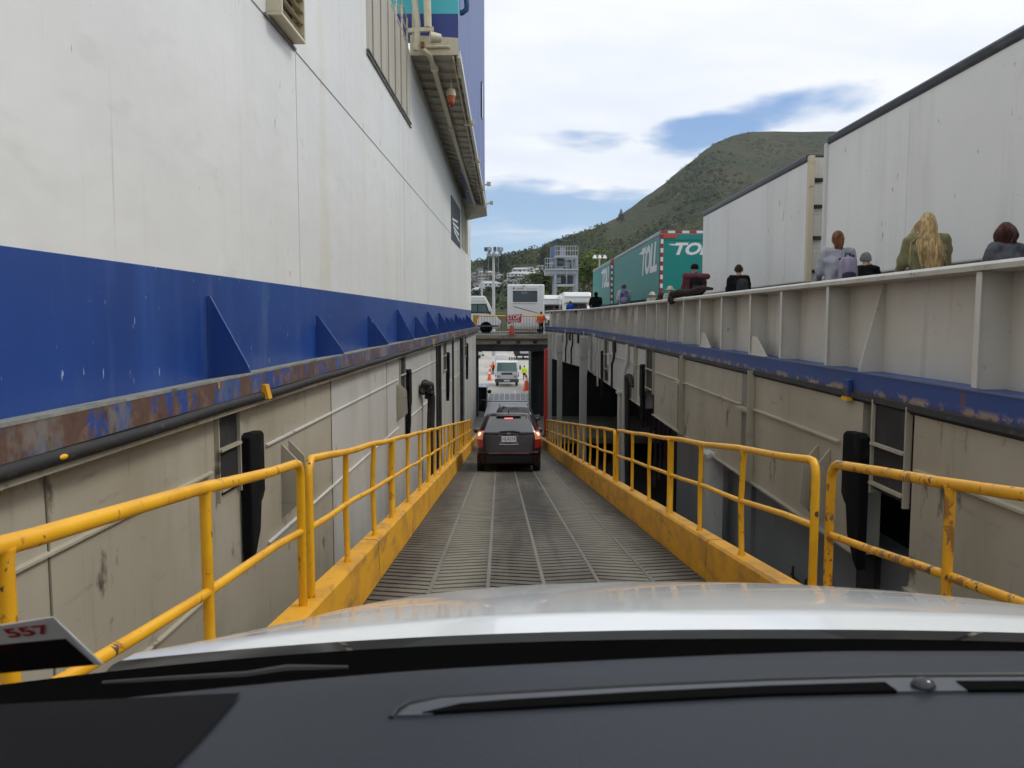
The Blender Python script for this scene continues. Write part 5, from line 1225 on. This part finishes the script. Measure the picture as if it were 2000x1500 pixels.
def tree(px, py, h, label, g_, conifer=False, group=None, r=None):
    p_ = place(px, py) if r is None else Vector(((px-1000)/FPX*r, r, (620-py)/FPX*r))
    o = thing('tree', p_, label, 'tree', group)
    m = MB(); m.tube([p_-Vector((0, 0, 1)), p_+Vector((.1*h*.2, 0, h*.35)), p_+Vector((0, 0, h*.8))], [h*.035, h*.025, h*.008], 7)
    for k_ in range(5):
        a = k_*1.3; m.tube([p_+Vector((0, 0, h*(.3+.08*k_))), p_+Vector((math.cos(a)*h*.2, math.sin(a)*h*.2, h*(.48+.08*k_)))], [h*.014, h*.005], 5)
    m.build('trunk', mat('bark', (.08, .06, .045), .9), o)
    mb = MB()
    for k_ in range(26 if not conifer else 22):
        if conifer:
            f_ = k_/22; a = k_*2.4; c_ = p_+Vector((math.cos(a)*h*.2*(1-f_), math.sin(a)*h*.2*(1-f_), h*(.18+.8*f_))); clump(mb, c_, h*(.05+.10*(1-f_)), 26)
        else:
            a = rnd.uniform(0, 6.28); rr_ = rnd.random()**.5*h*.36; f_ = rnd.random(); c_ = p_+Vector((math.cos(a)*rr_, math.sin(a)*rr_, h*(.32+.58*f_*(1-(rr_/(h*.5))**2)))); clump(mb, c_, h*rnd.uniform(.08, .15), 34)
    mb.build('crown', g_, o)
    return o
G = 'trees behind the port'
tree(1148, 582, 17, 'bright green tree right of the linkspan tower, nearest the teal trailer', greens[2], group=G, r=255)
tree(1176, 585, 18, 'bright green tree behind the triple lamp post', greens[2], group=G, r=275)
tree(1138, 575, 14, 'olive tree close behind the linkspan tower', greens[1], group=G, r=290)
tree(1056, 590, 13, 'olive tree above the motorhome roof, left of the tower', greens[1], group=G, r=260)
tree(1210, 440, 24, 'dark pine standing out on the ridge line', greens[0], True, G)
tree(1062, 530, 30, 'dark tall pine left of the tower railing', greens[0], True, G)
tree(978, 540, 27, 'dark pine just right of the tall light mast', greens[0], True, G)
tree(956, 536, 27, 'dark pine just left of the tall light mast', greens[0], True, G)
tree(986, 542, 22, 'smaller dark pine at the edge of the houses right of the mast', greens[0], True, G)
# houses
walls = [(.62, .60, .55), (.50, .46, .38), (.40, .34, .22), (.66, .66, .66), (.34, .32, .30), (.55, .42, .22)]
roofs = [(.12, .12, .13), (.20, .19, .19), (.45, .45, .45), (.17, .10, .08), (.09, .10, .12)]
def house(px, py, w_, d_, st_, wi, ri, rot, label):
    p_ = place(px, py); o = thing('house', p_, label, 'house', 'houses on the hillside'); o.rotation_euler = (0, 0, rot)
    LOCAL[0] = True
    H = 2.8*st_; wm = mat('house_wall_%d' % wi, walls[wi], .8, layers=[(tuple(q*.8 for q in walls[wi]), (.3, .3, .3), .45, .65, .6)]); rm = mat('house_roof_%d' % ri, roofs[ri], .7, layers=[(tuple(q*.7 for q in roofs[ri]), (.5, .5, .5), .45, .65, .7)])
    MB().box(-w_/2, 0, -3, w_/2, d_, H).build('wall', wm, o)
    m = MB(); e = .5
    m.prism([(-w_/2-e, -e, H), (w_/2+e, -e, H), (w_/2*.55, d_/2, H+d_*.22), (-w_/2*.55, d_/2, H+d_*.22)], (0, 0, .15)); m.prism([(-w_/2-e, d_+e, H), (w_/2+e, d_+e, H), (w_/2*.55, d_/2, H+d_*.22), (-w_/2*.55, d_/2, H+d_*.22)], (0, 0, .15))
    for s in (-1, 1): m.prism([(s*(w_/2+e), -e, H), (s*(w_/2+e), d_+e, H), (s*w_/2*.55, d_/2, H+d_*.22)], (0, 0, .14))
    ro_ = m.build('roof', rm, o)
    if px % 2: MB().box(w_*.18, d_*.55, H+d_*.1, w_*.18+.7, d_*.55+.7, H+d_*.22+1.0).build('chimney', mat('chimney_brick', (.25,.12,.09), .9), ro_)
    for f_ in range(st_):
        n_ = max(2, int(w_/3.4))
        for q_ in range(n_):
            xc = -w_/2+w_*(q_+.5)/n_; wn_ = MB().box(xc-1.0, -.08, f_*2.8+.9, xc+1.0, .02, f_*2.8+2.3).build('window', m_let if wi in (1, 2, 4) else m_steeldk, o)
            MB().box(xc-.9, -.1, f_*2.8+1.0, xc+.9, -.082, f_*2.8+2.2).build('pane', m_glass, wn_)
    if st_ > 1: MB().box(-w_/2, -1.4, 2.7, w_/2, 0, 2.85).build('balcony', wm, o)
    LOCAL[0] = False
    return o
HS = [(934, 540, 14, 9, 1, 0, 1), (933, 548, 15, 9, 1, 4, 0), (938, 556, 16, 9, 1, 1, 0), (952, 543, 17, 9, 2, 5, 2), (962, 544, 9, 8, 1, 2, 1), (976, 544, 7, 7, 1, 3, 2), (988, 540, 24, 9, 1, 4, 0), (1012, 537, 13, 9, 2, 0, 2), (1024, 537, 13, 9, 2, 3, 2), (1033, 535, 10, 8, 2, 0, 1), (1047, 533, 16, 8, 1, 3, 2), (1058, 531, 10, 8, 2, 0, 2), (1018, 546, 30, 10, 2, 3, 2), (1040, 547, 18, 10, 2, 0, 2), (1030, 553, 24, 9, 1, 4, 0), (1008, 553, 14, 9, 1, 1, 4), (946, 563, 18, 10, 1, 0, 0), (958, 566, 20, 10, 2, 3, 2), (938, 572, 16, 9, 1, 3, 2), (970, 562, 14, 9, 1, 4, 0), (996, 556, 14, 9, 1, 1, 1), (1052, 546, 13, 9, 1, 1, 0), (945, 551, 13, 8, 1, 4, 1), (956, 557, 15, 9, 1, 0, 4), (941, 532, 14, 7, 1, 4, 3)]
wd_ = {0: 'cream', 1: 'tan', 2: 'ochre', 3: 'white', 4: 'grey-brown', 5: 'yellow ochre'}; rd_ = {0: 'charcoal', 1: 'grey', 2: 'pale', 3: 'brown', 4: 'slate'}
HL = ['highest house beside the hull edge, {w} walls, {r} roof', '{w} house second down beside the hull edge, {r} roof', '{w} house third down beside the hull edge, {r} roof', 'two-storey {w} house just left of the tall light mast', 'small {w} house directly behind the tall mast pole', 'tiny {w} hut with pale roof on the open grass right of the mast', 'long low dark shed under the pines right of the mast', 'leftmost of the three pale two-storey houses above the motorhome', 'middle of the three pale two-storey houses above the motorhome', 'rightmost narrow pale house of the row above the motorhome', 'low {w} house left of the tower platform on the upper row', 'narrow two-storey house closest to the tower platform', 'widest pale-roofed two-storey house in the middle row above the motorhome', 'pale two-storey house right of the widest one, middle row', 'long {w} house just above the motorhome roof', '{w} house with slate roof just above the left end of the motorhome roof', '{w} house with charcoal roof between the short mast and the tall mast', 'big white two-storey house low down between the two masts', 'lowest white house beside the hull edge above the van roof', '{w} house just right of the tall mast foot', '{w} house with grey roof left above the motorhome corner', '{w} charcoal-roofed house below the tower platform', '{w} house with grey roof close to the short mast', '{w} house with slate roof just left of the tall mast, lower row', '{w} brown-roofed house high above the others near the hull edge']
for i_, h_ in enumerate(HS):
    px, py, w_, d_, st_, wi, ri = h_
    house(px, py, w_, d_, st_, wi, ri, rnd.uniform(-.25, .25), HL[i_].format(w=wd_[wi], r=rd_[ri]))
# open grass between the houses
m = MB()
gp = [place(px, py)+Vector((0, -2, .6)) for px, py in ((938, 554), (965, 553), (1000, 551), (1004, 545), (985, 544), (960, 547), (940, 549))]
# tall light masts
def mast(px, py_top, D, base_z, label, n_l, sc_):
    t_ = atY(px, py_top, D); o = thing('light_mast', (t_.x, D, base_z), label, 'light mast', 'light masts of the port')
    MB().tube([(t_.x, D, base_z), (t_.x, D, t_.z-.6*sc_)], [.42*sc_, .24*sc_], 10).build('pole', m_mast, o, smooth=True)
    MB().cyl((t_.x, D, t_.z-1.4*sc_), (t_.x, D, t_.z-1.1*sc_), 1.5*sc_, 1.5*sc_, 14).build('platform', m_steel, o)
    for k_ in range(n_l):
        a = 2*math.pi*k_/n_l; c_ = Vector((t_.x+math.cos(a)*1.6*sc_, D+math.sin(a)*1.6*sc_, t_.z-.1*sc_))
        MB().cbox(c_, (.75*sc_, .5*sc_, .7*sc_), Matrix.Rotation(a, 3, 'Z')).build('floodlight', m_steeldk if k_ % 2 else m_steel, o)
        MB().cyl((t_.x+math.cos(a)*1.3*sc_, D+math.sin(a)*1.3*sc_, t_.z-1.2*sc_), c_, .06*sc_, n=6).build('bracket', m_steel, o)
    for s in (-1, 1): MB().cyl((t_.x+s*1.0*sc_, D-.2, t_.z-6*sc_), (t_.x+s*1.0*sc_, D-.2, t_.z-1.2*sc_), .04*sc_, n=6).build('hoist_cable', m_steel, o)
    return o
mast(964, 486, 165, -7.9, 'tall light mast with a crown of floodlights, left of the motorhome', 9, 1.0)
mast(941, 530, 190, -7.9, 'shorter light mast with floodlights near the hull edge', 6, .75)
D = 95; tp = atY(1171, 497, D); lpst = thing('lamp_post', (tp.x, D, -7.9), 'grey lamp post with three white dome lamps behind the teal trailer', 'lamp post')
MB().cyl((tp.x, D, -7.9), (tp.x, D, tp.z), .11, .08).build('pole', m_mast, lpst)
MB().bar((tp.x-.62, D, tp.z-.1), (tp.x+.62, D, tp.z-.1), .06, .06).build('cross_arm', m_mast, lpst)
for s in (-1, 0, 1):
    MB().lathe([(-.35, .24), (-.2, .22), (-.02, .10), (.06, .04)], (tp.x+s*.6, D-.15, tp.z-.12), 'z', 14).build('dome_lamp', m_let, lpst, smooth=True)
MB().lathe([(0, .12), (.35, .06)], (tp.x, D, tp.z+.1), 'z', 8).build('top_sensor', m_steeldk, lpst)
# linkspan tower
D = 112; f_ = lambda px, py, dy=0: atY(px, py, D)+Vector((0, dy, 0))
tw = thing('linkspan_tower', (f_(1105, 560).x, D, -7.9), 'blue-grey steel linkspan hoist tower with railed platforms behind the campervans', 'tower')
for x0, x1 in ((1082, 1087.5), (1124, 1129.5)):
    a, b = f_(x0, 503), f_(x1, 503)
    for dy_ in (0, 4.5): MB().box(a.x, D+dy_, -7.9, b.x, D+dy_+.4, a.z).build('leg', m_steel, tw)
def beam(x0, y0, x1, y1, mm, nm, dep=4.9, dy=0):
    a = f_(x0, y0); b = f_(x1, y1); MB().box(a.x, D-.1+dy, b.z, b.x, D+dep, a.z).build(nm, mm, tw)
beam(1084, 499, 1128.5, 503, mat('tower_pale', (.42,.45,.49), .5), 'top_platform', 5)
beam(1064.5, 525, 1129.5, 527.5, mat('tower_pale', (0,0,0)), 'platform', 5.2, -.2)
beam(1065.5, 528, 1126, 535, m_steel, 'girder')
beam(1088, 555, 1123, 557, mat('tower_pale', (0,0,0)), 'platform', 5)
beam(1088, 537, 1123, 554, m_steeldk, 'back_panel', 5, 4.5)
beam(1081, 504, 1084, 524, m_steeldk, 'side_post')
def railing(x0, x1, yt, yb, nb_, nm):
    a, b = f_(x0, yt), f_(x1, yb); m = MB()
    for z_ in (a.z, (a.z+b.z)/2): m.bar((a.x, D-.3, z_), (b.x, D-.3, z_), .07, .07)
    for i2 in range(nb_+1):
        x_ = a.x+(b.x-a.x)*i2/nb_; m.bar((x_, D-.3, b.z), (x_, D-.3, a.z), .06, .06)
    m.build(nm, mat('tower_pale', (0,0,0)), tw)
railing(1084, 1128.5, 481, 499, 9, 'top_railing'); railing(1064.5, 1082, 504.5, 525, 4, 'railing')
for (x_, y_, r_) in ((1094, 513, .55), (1079, 515, .3), (1103, 514, .3), (1110, 515, .3), (1092, 545, .3)):
    c = f_(x_, y_); MB().cyl(c+Vector((-r_, .8, 0)), c+Vector((r_, .8, 0)), r_*1.1).build('winch_drum', m_steeldk if r_ > .4 else m_steel, tw, smooth=True)
    MB().cbox(c+Vector((0, .8, -r_*1.2)), (r_*1.8, .8, r_*.8)).build('winch_base', m_steel, tw)
for px in (1106, 1117): MB().cyl(f_(px, 527, -.2), f_(px, 503, -.2), .07).build('hoist_rod', m_steel, tw)
MB().cyl(f_(1106.5, 554, -.2), f_(1106.5, 528, -.2), .07).build('hoist_rod', m_steel, tw)
MB().cbox(f_(1100, 492, 1.2), (.8, .8, 1.4)).build('control_box', m_steel, tw)
MB().cbox(f_(1083, 493, 2.5), (.9, 1, 2.0)).build('blue_cabinet', mat('cabinet_blue', (.12,.17,.28), .5), tw)

# ================================================================ OUR CAR
me_ = thing('white_car', (.38, .5, -1.49), 'white car with black dashboard in the foreground that the view is taken from', 'car')
m_hood = mat('bonnet_white_paint', (.74, .755, .755), .25, coat=.75, spec=.4)
CX, HWd = .38, .92
def hoodpt(u, v):
    yr = 1.12-.06*abs(u)**2.2; y = yr+(2.35-yr)*v
    yc = y-1.12+.10*abs(u)**2
    z = -.452
    if yc < .0: z += -.0*yc
    d1 = max(0, yc-.05); z -= .055*min(max(yc, 0), .10)
    s_ = max(0, yc-.09); z -= .215*s_+.085*s_*s_+.16*max(0, s_-.82)**1.5*3
    z -= (.018+.026*min(1, v*3))*abs(u)**2.6+.03*abs(u)**8*min(1, v*3)
    return Vector((CX+u*HWd*(1-.10*v*v), y-.10*0, z))
MB().grid(lambda a, b: hoodpt(-1+2*a, b), 60, 60).build('bonnet', m_hood, me_, smooth=80)
for s in (-1, 1):
    m = MB(); m.grid(lambda a, b: hoodpt(s*1.0, b)+Vector((s*(.012+.06*math.sin(a*1.57)), 0, -.006-.75*a*a)), 8, 40); fo = m.build('front_wing', m_hood, me_, smooth=80)
m = MB(); m.grid(lambda a, b: hoodpt(-1+2*a, 1)+Vector((0, .10*math.sin(b*1.5), -.75*b)), 40, 6); m.build('front_panel', m_hood, me_, smooth=80)
for s in (-1, 1):
    for y in (1.55,): 
        m = MB(); m.lathe([(-.11, .22), (-.11, .32), (-.08, .345), (.08, .345), (.11, .32), (.11, .22)], (CX+s*.80, y, rz(y)+.35), 'x', 24); w_ = m.build('wheel', m_tyre, me_, smooth=40)
        MB().lathe([(-.08, .225), (.08, .225)], (CX+s*.80, y, rz(y)+.35), 'x', 24).build('rim', m_alloy, w_)
# cowl, dashboard
m = MB(); m.grid(lambda a, b: (lambda h_: Vector((h_.x, h_.y-.004-.30*b, h_.z-.012-.05*min(1, b*6)-.02*b)))(hoodpt(-1.6+3.0*a, 0)), 40, 10); m.build('cowl', mat('cowl_black', (.003, .003, .003), 1.0, spec=.05), me_, smooth=True)
m = MB(); m.tube([atZ(200, 1334, -.462), atZ(330, 1326, -.462), atZ(480, 1318, -.462), atZ(560, 1306, -.462), atZ(680, 1304, -.462)], [.003, .004, .005, .006, .003], 8); m.build('wiper_arm', mat('wiper_grey', (.02,.02,.022), .6), me_, smooth=True)
ZDs = -.338
def dashz(x, y):
    v = max(0, (dashfront(x)-y)/.62)
    return ZDs-.006*(1-min(1, v))**40+.012*math.sin(v*2.2)-.03*v*v-.06*max(0, -x-.05)**1.6-.35*max(0, v-.62)**2
def dashfront(x): return .795-.10*max(0, -(x-.35))**1.3*1.3-.03*max(0, x-.5)
def dashpt(u, v):
    x = -.62+2.0*u; yf = dashfront(x); y = yf-v*.62
    return Vector((x, y, dashz(x, y)))
m_dash = mat('dashboard_vinyl', (.025, .029, .037), .45, layers=[((.021, .024, .031), (300, 300, 300), .4, .6, .8)], bump=((420, 420, 420), .35, .0008), spec=.22)
MB().grid(lambda a, b: dashpt(a, b), 60, 40).build('dashboard', m_dash, me_, smooth=80)
dash = [o for o in me_.children if o.name.startswith('dashboard')][0]
m = MB(); m.grid(lambda a, b: (lambda p_: Vector((p_.x, p_.y+.002*b, p_.z-.12*b)))(dashpt(a, 0)), 60, 2); m.build('dash_edge', mat('cowl_black', (0,0,0)), me_)
def onx(px, py, dz=0):       # a point of the photographed dashboard top
    z_ = ZDs
    for _ in range(12):
        p_ = atZ(px, py, z_); z_ = dashz(p_.x, p_.y)
    return p_+Vector((0, 0, dz))
sl_ = [onx(825, 1398), onx(1000, 1388), onx(1250, 1374), onx(1500, 1361), onx(1752, 1355), onx(1728, 1338), onx(1500, 1345), onx(1250, 1357), onx(1000, 1372), onx(900, 1380)]
MB().prism([p_+Vector((0, 0, .0032)) for p_ in sl_], (0, 0, -.02)).build('demister_slot', mat('cowl_black', (0,0,0)), dash)
MB().prism([p_+Vector((0, 0, .0032)) for p_ in [onx(1890, 1353), onx(2100, 1352), onx(2100, 1335), onx(1867, 1336)]], (0, 0, -.02)).build('demister_slot', mat('cowl_black', (0,0,0)), dash)
m_vtrim = mat('vent_trim_grey', (.055, .06, .07), .4)
tr = [onx(775, 1402), onx(835, 1400), onx(900, 1380), onx(1000, 1372), onx(1250, 1357), onx(1500, 1345), onx(1728, 1338), onx(1752, 1355), onx(1890, 1353), onx(1867, 1336), onx(2100, 1335), onx(2100, 1327), onx(1750, 1328), onx(1500, 1335), onx(1250, 1346), onx(1000, 1360), onx(860, 1368), onx(800, 1382)]
MB().prism([p_+Vector((0, 0, .0022)) for p_ in tr], (0, 0, -.016)).build('vent_trim', m_vtrim, dash)
MB().tube([onx(764, 1403), onx(775, 1386), onx(800, 1372), onx(860, 1362), onx(1000, 1353), onx(1250, 1339), onx(1500, 1327), onx(1750, 1320), onx(2100, 1318)], .0026, 8).build('vent_groove', m_black, dash, smooth=True)
c = onx(1803, 1346); MB().ell(c+Vector((0, 0, .003)), (.011, .009, .008), 16, 10).build('light_sensor', mat('sensor_dark', (.03,.03,.035), .15), dash, smooth=True)
# black sheet over the left of the dash: shadow put into its colour
def shadept(a, b):
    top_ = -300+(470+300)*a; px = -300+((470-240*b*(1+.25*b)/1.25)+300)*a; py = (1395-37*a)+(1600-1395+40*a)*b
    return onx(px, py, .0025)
MB().grid(shadept, 24, 16).grid(lambda a, b: shadept(a, b)-Vector((0, 0, .006)), 24, 16).build('dash_shade', mat('dash_mat_black', (.006, .006, .007), .9, spec=.15), me_, smooth=True)  # near-black colour stands for the shadow on the dash, no mat
# windscreen
WB, WT = (.90, -.45), (.25, .45)
def wpt(px, py, off=0):
    d = ray(px, py); sl2 = (WT[1]-WB[1])/(WB[0]-WT[0]); y = (WB[1]+sl2*WB[0])/(d.z/d.y+sl2)
    p_ = d*(y/d.y); n_ = Vector((0, -sl2, -1)).normalized(); return p_+n_*off
gm = bpy.data.materials.new('windscreen_clear_glass'); gm.use_nodes = True; gt = gm.node_tree; gt.nodes.clear()
tb = gt.nodes.new('ShaderNodeBsdfTransparent'); tb.inputs[0].default_value = (.965, .975, .97, 1); ot = gt.nodes.new('ShaderNodeOutputMaterial'); gt.links.new(tb.outputs[0], ot.inputs[0])
MB().add([(-.62, WB[0], WB[1]), (1.38, WB[0], WB[1]), (1.2, WT[0], WT[1]), (-.45, WT[0], WT[1])], [(0, 1, 2, 3)]).build('windscreen', gm, me_)
# permit card stuck to the windscreen
pc = thing('permit_card', wpt(60, 1260, .004), 'white and black card with red 557 digits stuck low on the windscreen', 'card')
def poly(pts, off, th, name, mm, par): 
    n_ = Vector((0, -(WT[1]-WB[1])/(WB[0]-WT[0]), -1)).normalized(); return MB().prism([wpt(*p_, off) for p_ in pts], n_*th).build(name, mm, par)
poly([(-160, 1240), (108, 1197), (206, 1290), (186, 1291), (-160, 1322)], .004, .001, 'card', mat('card_white', (.50, .49, .45), .6), pc)
poly([(-160, 1266), (132, 1238), (188, 1289), (-160, 1321)], .0055, .0005, 'dark_panel', mat('card_black', (.006, .006, .008), .8, spec=.1, layers=[((.02,.004,.005),(60,60,60),.5,.65,.9)]), pc)
poly([(118, 1205), (134, 1220), (204, 1289), (190, 1289)], .0055, .0005, 'clear_edge', mat('card_edge_pale', (.62,.66,.68), .3), pc)
a_, b_ = wpt(18, 1228, .0065), wpt(100, 1219, .0065); up_ = (wpt(60, 1190, .0065)-wpt(60, 1240, .0065))
text('digits', '557', .022, frame((a_+b_)/2, (b_-a_), up_-(b_-a_).normalized()*up_.dot((b_-a_).normalized())), mat('print_dark_red', (.30,.01,.015), .6), pc, ext=.0002, sx=1.5, bold=.0005)

# ================================================================ HAZE
hz = MB().box(-5200, -2050, -11.6, 5600, 2700, 430).build('haze', bpy.data.materials.new('haze_air'))
stuff(hz); tag(hz, 'thin pale haze in the air over the harbour and hills', 'haze')
hm_ = hz.data.materials[0]; hm_.use_nodes = True; ht = hm_.node_tree; ht.nodes.clear()
hv = ht.nodes.new('ShaderNodeVolumePrincipled'); hv.inputs['Color'].default_value = (.80, .88, 1.0, 1); hv.inputs['Density'].default_value = .00005; hv.inputs['Anisotropy'].default_value = .2
hv.inputs['Density Attribute'].default_value = ''; hm_.cycles.homogeneous_volume = True
ho = ht.nodes.new('ShaderNodeOutputMaterial'); ht.links.new(hv.outputs[0], ho.inputs['Volume'])
